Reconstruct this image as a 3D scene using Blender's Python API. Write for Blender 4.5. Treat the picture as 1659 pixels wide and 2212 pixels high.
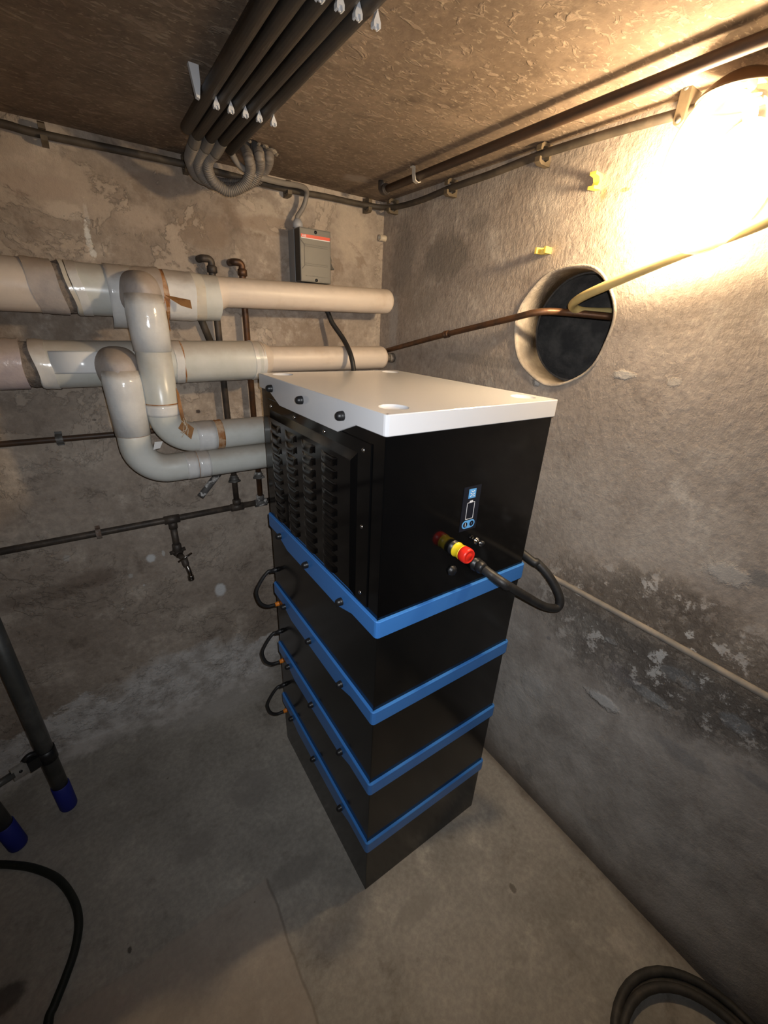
import bpy, bmesh, math, random
import numpy as np
from mathutils import Vector, Matrix, Euler
random.seed(7)
for o in list(bpy.data.objects): bpy.data.objects.remove(o)
SC = bpy.context.scene
COL = SC.collection
PI = math.pi

# ------------------------------------------------------------------ camera
W_IMG, H_IMG, F_PX = 1659.0, 2212.0, 899.44
CAM = Vector((-0.437, -0.6213, 1.72895))
YAW, PITCH, ROLL = -0.6163, 1.1514, 0.0476
XR, YB, HC = 0.7277, 1.1247, 2.1967            # right wall, back wall, ceiling
ROT = Matrix.Rotation(YAW, 3, 'Z') @ Matrix.Rotation(PITCH, 3, 'X') @ Matrix.Rotation(ROLL, 3, 'Z')
cd = bpy.data.cameras.new('camera')
cam = bpy.data.objects.new('camera', cd); COL.objects.link(cam)
cam.matrix_world = Matrix.Translation(CAM) @ ROT.to_4x4()
cd.sensor_fit = 'VERTICAL'; cd.sensor_height = 24.0; cd.lens = F_PX / H_IMG * 24.0
cd.clip_start = 0.01
SC.camera = cam

def ray(u, v): return ROT @ Vector(((u - W_IMG/2)/F_PX, -(v - H_IMG/2)/F_PX, -1.0))
def onX(u, v, x=XR): d = ray(u, v); return CAM + d*((x - CAM.x)/d.x)
def onY(u, v, y=YB): d = ray(u, v); return CAM + d*((y - CAM.y)/d.y)
def onZ(u, v, z=0.0): d = ray(u, v); return CAM + d*((z - CAM.z)/d.z)
def depth(p): return -(ROT.transposed() @ (Vector(p) - CAM)).z

# ------------------------------------------------------------------ world, lights, exposure
w = bpy.data.worlds.new('world'); SC.world = w; w.use_nodes = True
w.node_tree.nodes['Background'].inputs[0].default_value = (0.5, 0.55, 0.6, 1)
w.node_tree.nodes['Background'].inputs[1].default_value = 0.02
ld = bpy.data.lights.new('phone_flash', 'SPOT')
ld.energy = 40.0; ld.color = (0.93, 0.96, 1.0); ld.spot_size = math.radians(133); ld.spot_blend = 1.0
ld.shadow_soft_size = 0.004
fl = bpy.data.objects.new('phone_flash', ld); COL.objects.link(fl)
fl.matrix_world = Matrix.Translation(CAM + ROT @ Vector((0.018, 0.02, 0.0))) @ ROT.to_4x4()
BULB_STRENGTH = 740.0
BULB_COLOR = (1.0, 0.75, 0.475)
SC.view_settings.view_transform = 'Standard'; SC.view_settings.look = 'None'
SC.view_settings.exposure = 0.0; SC.view_settings.gamma = 1.0
SC.view_settings.use_curve_mapping = False

# ------------------------------------------------------------------ material toolkit
class NT:
    def __init__(s, name):
        s.m = bpy.data.materials.new(name); s.m.use_nodes = True
        s.t = s.m.node_tree; s.t.nodes.clear()
        s.out = s.t.nodes.new('ShaderNodeOutputMaterial')
        s.tc = s.t.nodes.new('ShaderNodeTexCoord').outputs['Object']
    def n(s, typ, **kw):
        x = s.t.nodes.new(typ)
        for k, v in kw.items(): setattr(x, k, v)
        return x
    def put(s, sock, v):
        if hasattr(v, 'is_output'): s.t.links.new(v, sock)
        elif v is not None:
            if isinstance(v, (tuple, list)) and len(v) == 3 and sock.type == 'RGBA': v = (*v, 1)
            sock.default_value = v
    def math(s, op, a, b=None, c=None, clamp=False):
        x = s.n('ShaderNodeMath', operation=op, use_clamp=clamp)
        s.put(x.inputs[0], a); s.put(x.inputs[1], b); s.put(x.inputs[2], c)
        return x.outputs[0]
    def vmath(s, op, a, b=None):
        x = s.n('ShaderNodeVectorMath', operation=op)
        s.put(x.inputs[0], a); s.put(x.inputs[1], b)
        return x.outputs['Value'] if op in ('LENGTH', 'DOT_PRODUCT') else x.outputs[0]
    def noise(s, scale, detail=6, rough=0.6, vec=None, dist=0.0, color=False):
        x = s.n('ShaderNodeTexNoise')
        s.put(x.inputs['Vector'], vec if vec is not None else s.tc)
        x.inputs['Scale'].default_value = scale; x.inputs['Detail'].default_value = detail
        x.inputs['Roughness'].default_value = rough; x.inputs['Distortion'].default_value = dist
        return x.outputs['Color'] if color else x.outputs[0]
    def ramp(s, v, a, b, lo=0.0, hi=1.0, smooth=True):
        x = s.n('ShaderNodeMapRange', interpolation_type='SMOOTHSTEP' if smooth else 'LINEAR')
        x.clamp = True
        s.put(x.inputs[0], v)
        for i, q in zip((1, 2, 3, 4), (a, b, lo, hi)): s.put(x.inputs[i], q)
        return x.outputs[0]
    def mix(s, f, a, b, mode='MIX'):
        x = s.n('ShaderNodeMix', data_type='RGBA', blend_type=mode)
        s.put(x.inputs[0], f); s.put(x.inputs[6], a); s.put(x.inputs[7], b)
        return x.outputs[2]
    def xyz(s, vec=None):
        x = s.n('ShaderNodeSeparateXYZ'); s.put(x.inputs[0], vec if vec is not None else s.tc)
        return x.outputs
    def bump(s, h, strength, dist=0.01, normal=None):
        x = s.n('ShaderNodeBump'); s.put(x.inputs['Height'], h)
        x.inputs['Strength'].default_value = strength; x.inputs['Distance'].default_value = dist
        if normal is not None: s.put(x.inputs['Normal'], normal)
        return x.outputs[0]
    def bsdf(s, color, rough=0.5, metal=0.0, normal=None, spec=0.5, coat=0.0, **kw):
        b = s.n('ShaderNodeBsdfPrincipled')
        s.put(b.inputs['Base Color'], color); s.put(b.inputs['Roughness'], rough)
        s.put(b.inputs['Metallic'], metal); s.put(b.inputs['Specular IOR Level'], spec)
        s.put(b.inputs['Coat Weight'], coat)
        if normal is not None: s.put(b.inputs['Normal'], normal)
        for k, v in kw.items(): s.put(b.inputs[k.replace('_', ' ')], v)
        s.t.links.new(b.outputs[0], s.out.inputs[0])
        return s.m
    def blob(s, pos, rad, edge=0.35, soft=0.45, nscale=None):
        """mask 0..1 of an uneven stain round a point of the surface"""
        r = max(rad)
        q = 2.0**round(math.log2(nscale or 2.6/r))
        if not hasattr(s, 'cache'): s.cache = {}
        if q not in s.cache: s.cache[q] = s.noise(q, 4, 0.7, color=True)
        nz = s.cache[q]
        off = s.vmath('MULTIPLY', s.vmath('SUBTRACT', nz, (0.5, 0.5, 0.5)), tuple(3.0*edge*q for q in rad))
        d = s.vmath('LENGTH', s.vmath('DIVIDE', s.vmath('SUBTRACT', s.vmath('ADD', s.tc, off), tuple(pos)), tuple(rad)))
        return s.ramp(d, 1.0, 1.0 - soft, 0.0, 1.0)

MATS = {}
def simple(name, c, rough=0.5, metal=0.0, c2=None, nscale=12, spread=(0.35, 0.7), bump=0.0, bscale=90, spec=0.5, coat=0.0, **kw):
    if name in MATS: return MATS[name]
    t = NT(name)
    col = (*c, 1)
    if c2 is not None:
        f = t.ramp(t.noise(nscale, 7, 0.62), spread[0], spread[1])
        col = t.mix(f, (*c, 1), (*c2, 1))
    dust = kw.pop('dust', 0.0)
    if dust:
        g_ = t.xyz(t.n('ShaderNodeNewGeometry').outputs['Normal'])[2]
        k_ = t.math('ADD', g_, t.math('MULTIPLY', t.math('SUBTRACT', t.noise(22, 4, 0.6), 0.5), 0.5))
        f_ = t.math('MULTIPLY', t.ramp(k_, 0.25, 0.85), dust)
        col = t.mix(f_, col, (0.34, 0.265, 0.20, 1)); rough = t.math('ADD', rough, t.math('MULTIPLY', f_, 0.5), clamp=True)
    nrm = t.bump(t.noise(bscale, 4, 0.6), bump, 0.004) if bump else None
    MATS[name] = t.bsdf(col, rough, metal, nrm, spec, coat, **kw)
    return MATS[name]

# ------------------------------------------------------------------ mesh toolkit
def new_obj(name, mesh, parent=None, loc=(0, 0, 0), rot=None):
    o = bpy.data.objects.new(name, mesh); COL.objects.link(o)
    if parent is not None: o.parent = parent
    o.location = loc
    if rot is not None: o.rotation_euler = rot
    return o
def root_loc(o):
    while o.parent is not None: o = o.parent
    return Vector(o.location)
def tag(o, label, cat=None, group=None, kind=None):
    if label: o['label'] = label
    if cat: o['category'] = cat
    if group: o['group'] = group
    if kind: o['kind'] = kind
    return o
def thing(name, label, cat, loc=(0, 0, 0), group=None):
    return tag(new_obj(name, None, None, loc), label, cat, group)
class MB:
    """collects shapes, then builds ONE mesh object"""
    def __init__(s): s.v = []; s.f = []; s.sm = []
    def add(s, vs, fs, smooth=True):
        k = len(s.v); s.v += [Vector(q) for q in vs]
        for f in fs: s.f.append([i + k for i in f]); s.sm.append(smooth)
        return s
    def box(s, lo, hi, bev=0.0):
        return s.prism([(lo[0], lo[1]), (hi[0], lo[1]), (hi[0], hi[1]), (lo[0], hi[1])], lo[2], hi[2], bev=bev)
    def prism(s, poly, a, b, ax='Z', bev=0.0, seg=2):
        """closed polygon extruded from a to b along the axis ax; X: poly is (y,z); Y: (x,z); Z: (x,y)"""
        bm = bmesh.new()
        mp = {'Z': lambda p, h: (p[0], p[1], h), 'X': lambda p, h: (h, p[0], p[1]), 'Y': lambda p, h: (p[0], h, p[1])}[ax]
        lo = [bm.verts.new(mp(p, a)) for p in poly]; hi = [bm.verts.new(mp(p, b)) for p in poly]
        n = len(poly)
        bm.faces.new(lo); bm.faces.new(hi)
        for i in range(n): bm.faces.new((lo[i], lo[(i+1) % n], hi[(i+1) % n], hi[i]))
        bmesh.ops.recalc_face_normals(bm, faces=bm.faces)
        if bev: bmesh.ops.bevel(bm, geom=bm.edges[:], offset=bev, segments=seg, profile=0.7, affect='EDGES')
        bm.verts.index_update()
        s.add([v.co.copy() for v in bm.verts], [[v.index for v in f.verts] for f in bm.faces], False)
        bm.free(); return s
    def tube(s, pts, r, seg=16, caps=True, ell=None):
        pts = [Vector(p) for p in pts]; n = len(pts)
        rs = r if isinstance(r, (list, tuple)) else [r]*n
        tan = [(pts[min(i+1, n-1)] - pts[max(i-1, 0)]).normalized() for i in range(n)]
        a = tan[0].orthogonal().normalized()
        vs = []; fs = []
        for i in range(n):
            a = (a - tan[i]*a.dot(tan[i])).normalized(); b = tan[i].cross(a)
            for k in range(seg):
                t = 2*PI*k/seg
                vs.append(pts[i] + (a*math.cos(t) + b*math.sin(t))*rs[i])
        for i in range(n-1):
            for k in range(seg):
                fs.append((i*seg+k, i*seg+(k+1) % seg, (i+1)*seg+(k+1) % seg, (i+1)*seg+k))
        s.add(vs, fs, True)
        if caps:
            k0 = len(s.v) - len(vs)
            s.f.append([k0 + k for k in range(seg)][::-1]); s.sm.append(False)
            s.f.append([k0 + (n-1)*seg + k for k in range(seg)]); s.sm.append(False)
        return s
    def lathe(s, prof, org=(0, 0, 0), axis=(0, 0, 1), seg=20, scale2=None):
        """prof: list of (radius, height along axis)"""
        ax = Vector(axis).normalized(); a = ax.orthogonal().normalized(); b = ax.cross(a); org = Vector(org)
        vs = []; fs = []
        for r, h in prof:
            for k in range(seg):
                t = 2*PI*k/seg
                vs.append(org + ax*h + (a*math.cos(t) + b*math.sin(t))*max(r, 1e-5))
        n = len(prof)
        for i in range(n-1):
            for k in range(seg):
                fs.append((i*seg+k, i*seg+(k+1) % seg, (i+1)*seg+(k+1) % seg, (i+1)*seg+k))
        return s.add(vs, fs, True)
    def mesh(s, name, mat, org=(0, 0, 0)):
        me = bpy.data.meshes.new(name)
        org = Vector(org)
        me.from_pydata([tuple(q - org) for q in s.v], [], s.f)
        for p, q in zip(me.polygons, s.sm): p.use_smooth = q
        if mat: me.materials.append(mat)
        bm = bmesh.new(); bm.from_mesh(me); bmesh.ops.recalc_face_normals(bm, faces=bm.faces); bm.to_mesh(me); bm.free()
        me.update()
        return me
    def build(s, name, mat, parent=None, org=None, sharp=None):
        if parent is not None: org = root_loc(parent); loc = (0, 0, 0)
        else:
            if org is None:
                lo = [min(v[i] for v in s.v) for i in range(3)]; hi = [max(v[i] for v in s.v) for i in range(3)]
                org = Vector(((lo[0]+hi[0])/2, (lo[1]+hi[1])/2, lo[2]))
            loc = org
        me = s.mesh(name, mat, org)
        if sharp: me.set_sharp_from_angle(angle=math.radians(sharp))
        return new_obj(name, me, parent, loc)
def place(name, mesh, parent, wloc, rot=None):
    """an instance of shared mesh data as a part, at a world position"""
    return new_obj(name, mesh, parent, Vector(wloc) - (root_loc(parent) if parent is not None else Vector()), rot)
def smooth(pts, k=8):
    pts = [Vector(p) for p in pts]; out = []
    P = [pts[0]*2 - pts[1]] + pts + [pts[-1]*2 - pts[-2]]
    for i in range(1, len(P)-2):
        a, b, c, d = P[i-1], P[i], P[i+1], P[i+2]
        for j in range(k):
            t = j/k
            out.append(0.5*((2*b) + (c-a)*t + (2*a-5*b+4*c-d)*t*t + (3*b-a-3*c+d)*t*t*t))
    out.append(pts[-1]); return out
def rounded(pts, rad, k=8):
    """polyline with its corners rounded to arcs"""
    pts = [Vector(p) for p in pts]; out = [pts[0]]
    for i in range(1, len(pts)-1):
        a = (pts[i-1]-pts[i]).normalized(); b = (pts[i+1]-pts[i]).normalized()
        ang = a.angle(b); d = rad/math.tan(ang/2)
        p0 = pts[i] + a*d; p1 = pts[i] + b*d
        c = pts[i] + (a+b).normalized()*(rad/math.sin(ang/2))
        v0 = p0-c; v1 = p1-c; th = v0.angle(v1); axis = v0.cross(v1).normalized()
        for j in range(k+1): out.append(c + Matrix.Rotation(th*j/k, 3, axis) @ v0)
    out.append(pts[-1]); return out
def resample(pts, step):
    pts = [Vector(p) for p in pts]; out = [pts[0]]; acc = 0.0
    for a, b in zip(pts, pts[1:]):
        L = (b-a).length
        while acc + L >= step:
            t = (step-acc)/L; a = a + (b-a)*t; out.append(a.copy()); L = (b-a).length; acc = 0.0
        acc += L
    out.append(pts[-1]); return out
def holed(mb, fn, a0, a1, b0, b1, ca, cb, rf, n=64):
    """rectangle a0..a1 x b0..b1 with a hole round (ca,cb); fn maps (a,b) to 3D. Returns the rim points (a,b)"""
    angs = sorted([2*PI*i/n for i in range(n)] + [math.atan2(b-cb, a-ca) % (2*PI) for a in (a0, a1) for b in (b0, b1)])
    inner = []; outer = []
    for t in angs:
        c, s_ = math.cos(t), math.sin(t)
        inner.append((ca + rf(t)*c, cb + rf(t)*s_))
        k = min([q for q in (((a1-ca)/c if c > 1e-9 else (a0-ca)/c if c < -1e-9 else 1e9), ((b1-cb)/s_ if s_ > 1e-9 else (b0-cb)/s_ if s_ < -1e-9 else 1e9))])
        outer.append((ca + k*c, cb + k*s_))
    m = len(angs)
    mb.add([fn(*p) for p in inner] + [fn(*p) for p in outer], [(i, (i+1) % m, m+(i+1) % m, m+i) for i in range(m)], False)
    return inner

# ------------------------------------------------------------------ the setting: materials
def px_r(p, ru, rv): d = depth(p)/F_PX; return ru*d, rv*d
def plaster(name, ca, cb, cc, dark, blobs, bumpk, fine, extra=None, sc=1.0):
    t = NT(name)
    n1 = t.noise(2.1*sc, 6, 0.66, dist=0.4)
    n2 = t.noise(6.5*sc, 7, 0.7, dist=0.2)
    n3 = t.noise(60, 4, 0.65)
    n4 = t.noise(230, 2, 0.6)
    col = t.mix(t.ramp(n1, 0.33, 0.66), ca, cb)
    col = t.mix(t.ramp(n2, 0.52, 0.74), col, cc)
    col = t.mix(t.math('MULTIPLY', t.ramp(n2, 0.47, 0.28), 0.75), col, dark)
    col = t.mix(0.22, col, t.mix(t.ramp(n3, 0.3, 0.72), (0.25, 0.25, 0.25, 1), (0.78, 0.77, 0.75, 1)), 'OVERLAY')
    h = t.math('ADD', t.math('MULTIPLY', n2, 0.6), t.math('MULTIPLY', n3, 0.35))
    h = t.math('ADD', h, t.math('MULTIPLY', n4, fine))
    for b in blobs:
        pos, rad, c, k = b[:4]
        kw = b[4] if len(b) > 4 else {}
        hh = kw.pop('h', 0.0) if kw else 0.0
        mk = t.math('MULTIPLY', t.blob(pos, rad, **kw), k)
        col = t.mix(mk, col, c)
        if hh: h = t.math('ADD', h, t.math('MULTIPLY', mk, hh))
    if extra: col, h = extra(t, col, h, n1, n2, n3)
    nrm = t.bump(h, 1.0, bumpk)
    return t.bsdf(col, 0.9, 0.0, nrm, spec=0.18)

def bb(u, v, ru, rv, c, k, **kw):
    p = onY(u, v); a, b = px_r(p, ru, rv); return (p, (a, max(a, b), b), c, k, kw)
def rb(u, v, ru, rv, c, k, **kw):
    p = onX(u, v); a, b = px_r(p, ru, rv); return (p, (max(a, b), a*1.25, b), c, k, kw)
def fb(u, v, ru, rv, c, k, **kw):
    p = onZ(u, v); a, b = px_r(p, ru, rv); return (p, (a, b*1.3, max(a, b)), c, k, kw)
WHITE_P = (0.62, 0.62, 0.60); DIRT = (0.13, 0.105, 0.085)
def back_extra(t, col, h, n1, n2, n3):
    z = t.xyz()[2]
    lim = t.math('ADD', t.math('MULTIPLY', t.noise(4.0, 6, 0.62), 0.55), -0.09)
    m = t.ramp(t.math('SUBTRACT', lim, z), -0.012, 0.02)
    crust = t.mix(t.ramp(t.noise(14, 6, 0.7), 0.30, 0.62), (0.40, 0.36, 0.325), (0.68, 0.645, 0.61))
    col = t.mix(m, col, crust)
    h = t.math('ADD', h, t.math('MULTIPLY', m, t.math('MULTIPLY', t.noise(20, 5, 0.6), 1.2)))
    # patches where the top coat has gone, with sharp ragged edges
    pk = t.noise(3.4, 9, 0.68, dist=0.3)
    up_ = t.ramp(z, 1.15, 1.45)
    col = t.mix(t.math('MULTIPLY', t.ramp(pk, 0.515, 0.575), t.math('MULTIPLY', up_, 0.5)), col, (0.52, 0.43, 0.345))
    col = t.mix(t.math('MULTIPLY', t.ramp(pk, 0.45, 0.40), t.math('MULTIPLY', up_, 0.5)), col, (0.20, 0.145, 0.105))
    h = t.math('ADD', h, t.math('MULTIPLY', t.ramp(pk, 0.525, 0.55), 0.25))
    c2_ = t.blob(onY(400, 1455), (0.42, 0.3, 0.17), 0.3, 0.4, 6.0)
    col = t.mix(t.math('MULTIPLY', c2_, 0.9), col, crust)
    h = t.math('ADD', h, t.math('MULTIPLY', c2_, t.math('MULTIPLY', t.noise(20, 5, 0.6), 1.2)))
    return col, h
M_BACK = plaster('back_wall_plaster', (0.29, 0.236, 0.19), (0.43, 0.362, 0.30), (0.57, 0.49, 0.41), (0.18, 0.14, 0.11), [
    bb(140, 455, 42, 20, (0.56, 0.49, 0.41), 0.8), bb(300, 470, 60, 26, (0.45, 0.37, 0.30), 0.6),
    bb(670, 400, 120, 45, (0.55, 0.46, 0.37), 0.65), bb(560, 470, 60, 45, (0.55, 0.47, 0.38), 0.6), bb(760, 500, 50, 70, (0.52, 0.44, 0.35), 0.5),
    bb(600, 490, 120, 22, (0.26, 0.19, 0.14), 0.55), bb(440, 500, 70, 40, (0.25, 0.185, 0.135), 0.6), bb(80, 400, 90, 30, (0.28, 0.2, 0.16), 0.5), bb(330, 390, 60, 18, (0.29, 0.22, 0.17), 0.5),
    bb(186, 460, 6, 26, WHITE_P, 0.55, edge=0.6), bb(192, 520, 7, 36, (0.74, 0.73, 0.69), 0.9, edge=0.7, nscale=60), bb(204, 548, 5, 9, (0.74, 0.73, 0.69), 0.8, nscale=60),
    bb(326, 1206, 11, 12, (0.66, 0.66, 0.65), 0.95, edge=0.15), bb(476, 1274, 14, 20, (0.7, 0.7, 0.69), 0.95, edge=0.15), bb(353, 1195, 4, 8, WHITE_P, 0.6), bb(282, 1244, 6, 7, WHITE_P, 0.4),
    bb(311, 1264, 3, 3, WHITE_P, 0.6), bb(265, 1315, 3, 3, WHITE_P, 0.5), bb(144, 1206, 8, 10, WHITE_P, 0.3),
    bb(203, 907, 5, 3, (0.02, 0.02, 0.02), 1.0), bb(428, 889, 6, 5, (0.04, 0.03, 0.03), 0.9), bb(200, 1250, 70, 25, (0.14, 0.10, 0.075), 0.5), bb(90, 1290, 90, 30, (0.13, 0.095, 0.07), 0.5),
    ], 0.006, 0.06, back_extra)
def right_extra(t, col, h, n1, n2, n3):
    x, y, z = t.xyz()
    lo = t.ramp(z, 1.15, 0.35)
    col = t.mix(t.math('MULTIPLY', lo, 0.7), col, t.mix(t.ramp(n2, 0.35, 0.65), (0.31, 0.30, 0.285), (0.52, 0.505, 0.485)))
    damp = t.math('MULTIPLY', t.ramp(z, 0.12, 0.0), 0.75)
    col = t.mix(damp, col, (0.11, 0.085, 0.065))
    # flaking, salt-crusted zone low on the wall
    p = onX(1420, 1400)
    m = t.blob(p, (0.6, 0.50, 0.27), 0.30, 0.8, 3.0)
    fl_ = t.noise(11, 9, 0.76)
    col = t.mix(t.math('MULTIPLY', m, t.ramp(fl_, 0.54, 0.60)), col, (0.53, 0.50, 0.46))
    col = t.mix(t.math('MULTIPLY', m, t.ramp(fl_, 0.46, 0.38)), col, (0.17, 0.145, 0.12))
    h = t.math('ADD', h, t.math('MULTIPLY', m, t.math('MULTIPLY', t.ramp(fl_, 0.42, 0.58), 1.6)))
    # trowel marks and grit of the upper plaster
    g = t.noise(70, 5, 0.7, vec=t.vmath('MULTIPLY', t.tc, (1.0, 1.0, 0.55)))
    h = t.math('ADD', h, t.math('MULTIPLY', t.math('MULTIPLY', g, t.ramp(z, 1.0, 1.6, 0.25, 1.0)), 0.42))
    return col, h
M_RIGHT = plaster('right_wall_plaster', (0.33, 0.272, 0.222), (0.43, 0.365, 0.305), (0.52, 0.455, 0.385), (0.23, 0.185, 0.15), [
    rb(960, 555, 75, 55, (0.20, 0.17, 0.14), 0.75), rb(870, 560, 40, 80, (0.23, 0.20, 0.17), 0.6), rb(1030, 480, 35, 22, (0.22, 0.19, 0.16), 0.5), rb(905, 640, 60, 60, (0.25, 0.21, 0.17), 0.5),
    rb(850, 700, 16, 60, (0.47, 0.44, 0.41), 0.6), rb(1040, 780, 120, 14, (0.21, 0.18, 0.15), 0.5), rb(1000, 870, 120, 60, (0.23, 0.2, 0.17), 0.35),
    rb(1303, 420, 7, 16, (0.62, 0.20, 0.09), 0.75, edge=0.5), rb(1350, 410, 12, 5, (0.65, 0.17, 0.08), 0.85, edge=0.4), rb(1290, 450, 5, 9, (0.60, 0.25, 0.12), 0.4),
    rb(1345, 810, 24, 12, (0.55, 0.51, 0.45), 0.7, h=0.7), rb(1455, 825, 14, 12, (0.55, 0.5, 0.43), 0.5, h=0.5), rb(1160, 825, 9, 12, (0.52, 0.5, 0.47), 0.8, h=0.8),
    rb(1300, 1512, 34, 18, (0.62, 0.60, 0.57), 0.9, h=0.9), rb(1400, 1500, 42, 16, (0.58, 0.57, 0.55), 0.85, h=0.9), rb(1470, 1465, 40, 22, (0.55, 0.53, 0.51), 0.75, h=0.7), rb(1590, 1563, 30, 24, (0.56, 0.55, 0.54), 0.85, h=0.9),
    rb(1320, 1385, 14, 9, (0.52, 0.48, 0.44), 0.8, h=1.2), rb(1185, 1378, 5, 5, (0.09, 0.08, 0.075), 0.7), rb(1150, 1480, 30, 40, (0.47, 0.45, 0.435), 0.6, h=0.5), rb(1120, 1520, 40, 60, (0.46, 0.44, 0.42), 0.5, h=0.4),
    rb(1470, 1630, 60, 26, (0.17, 0.155, 0.145), 0.6), rb(1350, 1460, 40, 25, (0.23, 0.19, 0.18), 0.6), rb(1640, 1250, 22, 26, (0.2, 0.185, 0.17), 0.7), rb(1570, 1240, 40, 30, (0.5, 0.46, 0.41), 0.5, h=0.8),
    rb(1140, 1670, 12, 26, (0.14, 0.12, 0.10), 0.7), rb(1280, 1790, 60, 30, (0.2, 0.18, 0.165), 0.5), rb(1640, 1690, 40, 16, (0.15, 0.14, 0.135), 0.6), rb(1480, 1860, 90, 40, (0.17, 0.155, 0.145), 0.45),
    ], 0.006, 0.10, right_extra)
def floor_extra(t, col, h, n1, n2, n3):
    x, y, z = t.xyz()
    xw = t.math('ADD', x, t.math('MULTIPLY', t.math('SUBTRACT', t.noise(9, 5), 0.5), 0.02))
    yw = t.math('ADD', y, t.math('MULTIPLY', t.math('SUBTRACT', t.noise(8, 5), 0.5), 0.016))
    jx, jy = -0.262, 0.212
    ix = t.ramp(xw, jx + 0.006, jx - 0.006); iy = t.ramp(yw, jy + 0.006, jy - 0.006)
    q = t.math('MULTIPLY', ix, iy)
    col = t.mix(t.math('MULTIPLY', q, 0.5), col, (0.40, 0.335, 0.28))
    h = t.math('ADD', h, t.math('MULTIPLY', q, 0.5))
    lx = t.math('MULTIPLY', t.ramp(t.math('ABSOLUTE', t.math('SUBTRACT', xw, jx)), 0.006, 0.001), iy)
    col = t.mix(t.math('MULTIPLY', lx, 0.45), col, (0.13, 0.11, 0.09))
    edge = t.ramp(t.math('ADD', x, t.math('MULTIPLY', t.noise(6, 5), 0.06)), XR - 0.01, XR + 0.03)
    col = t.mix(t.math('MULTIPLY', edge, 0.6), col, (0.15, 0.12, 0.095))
    # plaster rubble and salt washed down from the back wall
    lim = t.math('ADD', YB - 0.30, t.math('MULTIPLY', t.noise(5.0, 7, 0.68), 0.44))
    wash = t.math('MULTIPLY', t.ramp(t.math('SUBTRACT', y, lim), -0.03, 0.05), t.ramp(x, 0.2, 0.0))
    col = t.mix(t.math('MULTIPLY', wash, 0.85), col, t.mix(t.ramp(t.noise(14, 6, 0.7), 0.30, 0.62), (0.37, 0.335, 0.30), (0.62, 0.585, 0.55)))
    h = t.math('ADD', h, t.math('MULTIPLY', wash, t.math('MULTIPLY', t.noise(20, 5, 0.6), 2.0)))
    sp = t.ramp(t.noise(26, 2, 0.5), 0.76, 0.80)
    col = t.mix(t.math('MULTIPLY', sp, 0.6), col, (0.08, 0.065, 0.05))
    return col, h
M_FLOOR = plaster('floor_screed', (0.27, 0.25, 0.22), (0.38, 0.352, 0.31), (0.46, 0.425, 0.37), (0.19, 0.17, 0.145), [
    fb(10, 2160, 45, 26, (0.06, 0.05, 0.045), 0.75, edge=0.15), fb(540, 1700, 60, 40, (0.22, 0.20, 0.18), 0.5), fb(640, 1880, 90, 22, (0.19, 0.175, 0.155), 0.5), fb(420, 1830, 50, 30, (0.21, 0.19, 0.17), 0.45),
    fb(1108, 1919, 8, 9, (0.10, 0.08, 0.065), 0.7), fb(900, 1960, 70, 20, (0.25, 0.23, 0.2), 0.5), fb(280, 2052, 5, 6, (0.06, 0.05, 0.04), 0.8), fb(860, 1850, 80, 12, (0.44, 0.39, 0.33), 0.5),
    fb(470, 1525, 170, 40, (0.50, 0.47, 0.44), 0.6, h=0.6, nscale=16, soft=0.9), fb(250, 1560, 120, 50, (0.40, 0.375, 0.345), 0.45, h=0.3),
    ], 0.0025, 0.05, floor_extra)
def ceil_extra(t, col, h, n1, n2, n3):
    st = t.noise(26, 4, 0.55, vec=t.vmath('MULTIPLY', t.tc, (1.0, 1.9, 1.0)), dist=0.8)
    m = t.ramp(st, 0.55, 0.66)
    col = t.mix(t.math('MULTIPLY', m, 0.5), col, (0.36, 0.275, 0.205))
    st2 = t.noise(60, 3, 0.5, vec=t.vmath('MULTIPLY', t.tc, (1.0, 2.0, 1.0)), dist=0.6)
    col = t.mix(t.math('MULTIPLY', t.ramp(st2, 0.58, 0.68), 0.6), col, (0.42, 0.34, 0.25))
    h = t.math('ADD', h, t.math('MULTIPLY', m, 0.35))
    return col, h
M_CEIL = plaster('ceiling_concrete', (0.17, 0.125, 0.09), (0.23, 0.172, 0.125), (0.29, 0.22, 0.16), (0.095, 0.07, 0.052), [
    (onZ(560, 325, HC), (0.10, 0.09, 0.1), (0.09, 0.068, 0.05), 0.5, {}), (onZ(770, 385, HC), (0.06, 0.05, 0.1), (0.34, 0.30, 0.26), 0.6, {})], 0.003, 0.06, ceil_extra)
M_PLAIN = simple('old_grey_plaster', (0.20, 0.175, 0.15), 0.95, c2=(0.27, 0.24, 0.21), nscale=3, bump=0.4, bscale=30)

# ------------------------------------------------------------------ the setting: shell
XL, YF = -2.2, -3.6                               # unseen left and rear walls
def struct(mb, name, mat, label): return tag(mb.build(name, mat, org=(0, 0, 0)), label, None, None, 'structure')
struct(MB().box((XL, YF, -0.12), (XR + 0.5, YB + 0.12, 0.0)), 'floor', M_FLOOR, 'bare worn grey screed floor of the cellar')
struct(MB().box((XL - 0.12, YB, -0.12), (XR, YB + 0.12, HC + 0.12)), 'wall_back', M_BACK, 'stained plaster wall behind the insulated pipes')
struct(MB().box((XL - 0.12, YF, -0.12), (XL, YB, HC + 0.12)), 'wall_left', M_PLAIN, 'plain grey plaster wall')
struct(MB().box((XL - 0.12, YF - 0.12, -0.12), (XR + 0.5, YF, HC + 0.12)), 'wall_front', M_PLAIN, 'plain grey plaster wall at the rear')
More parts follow.
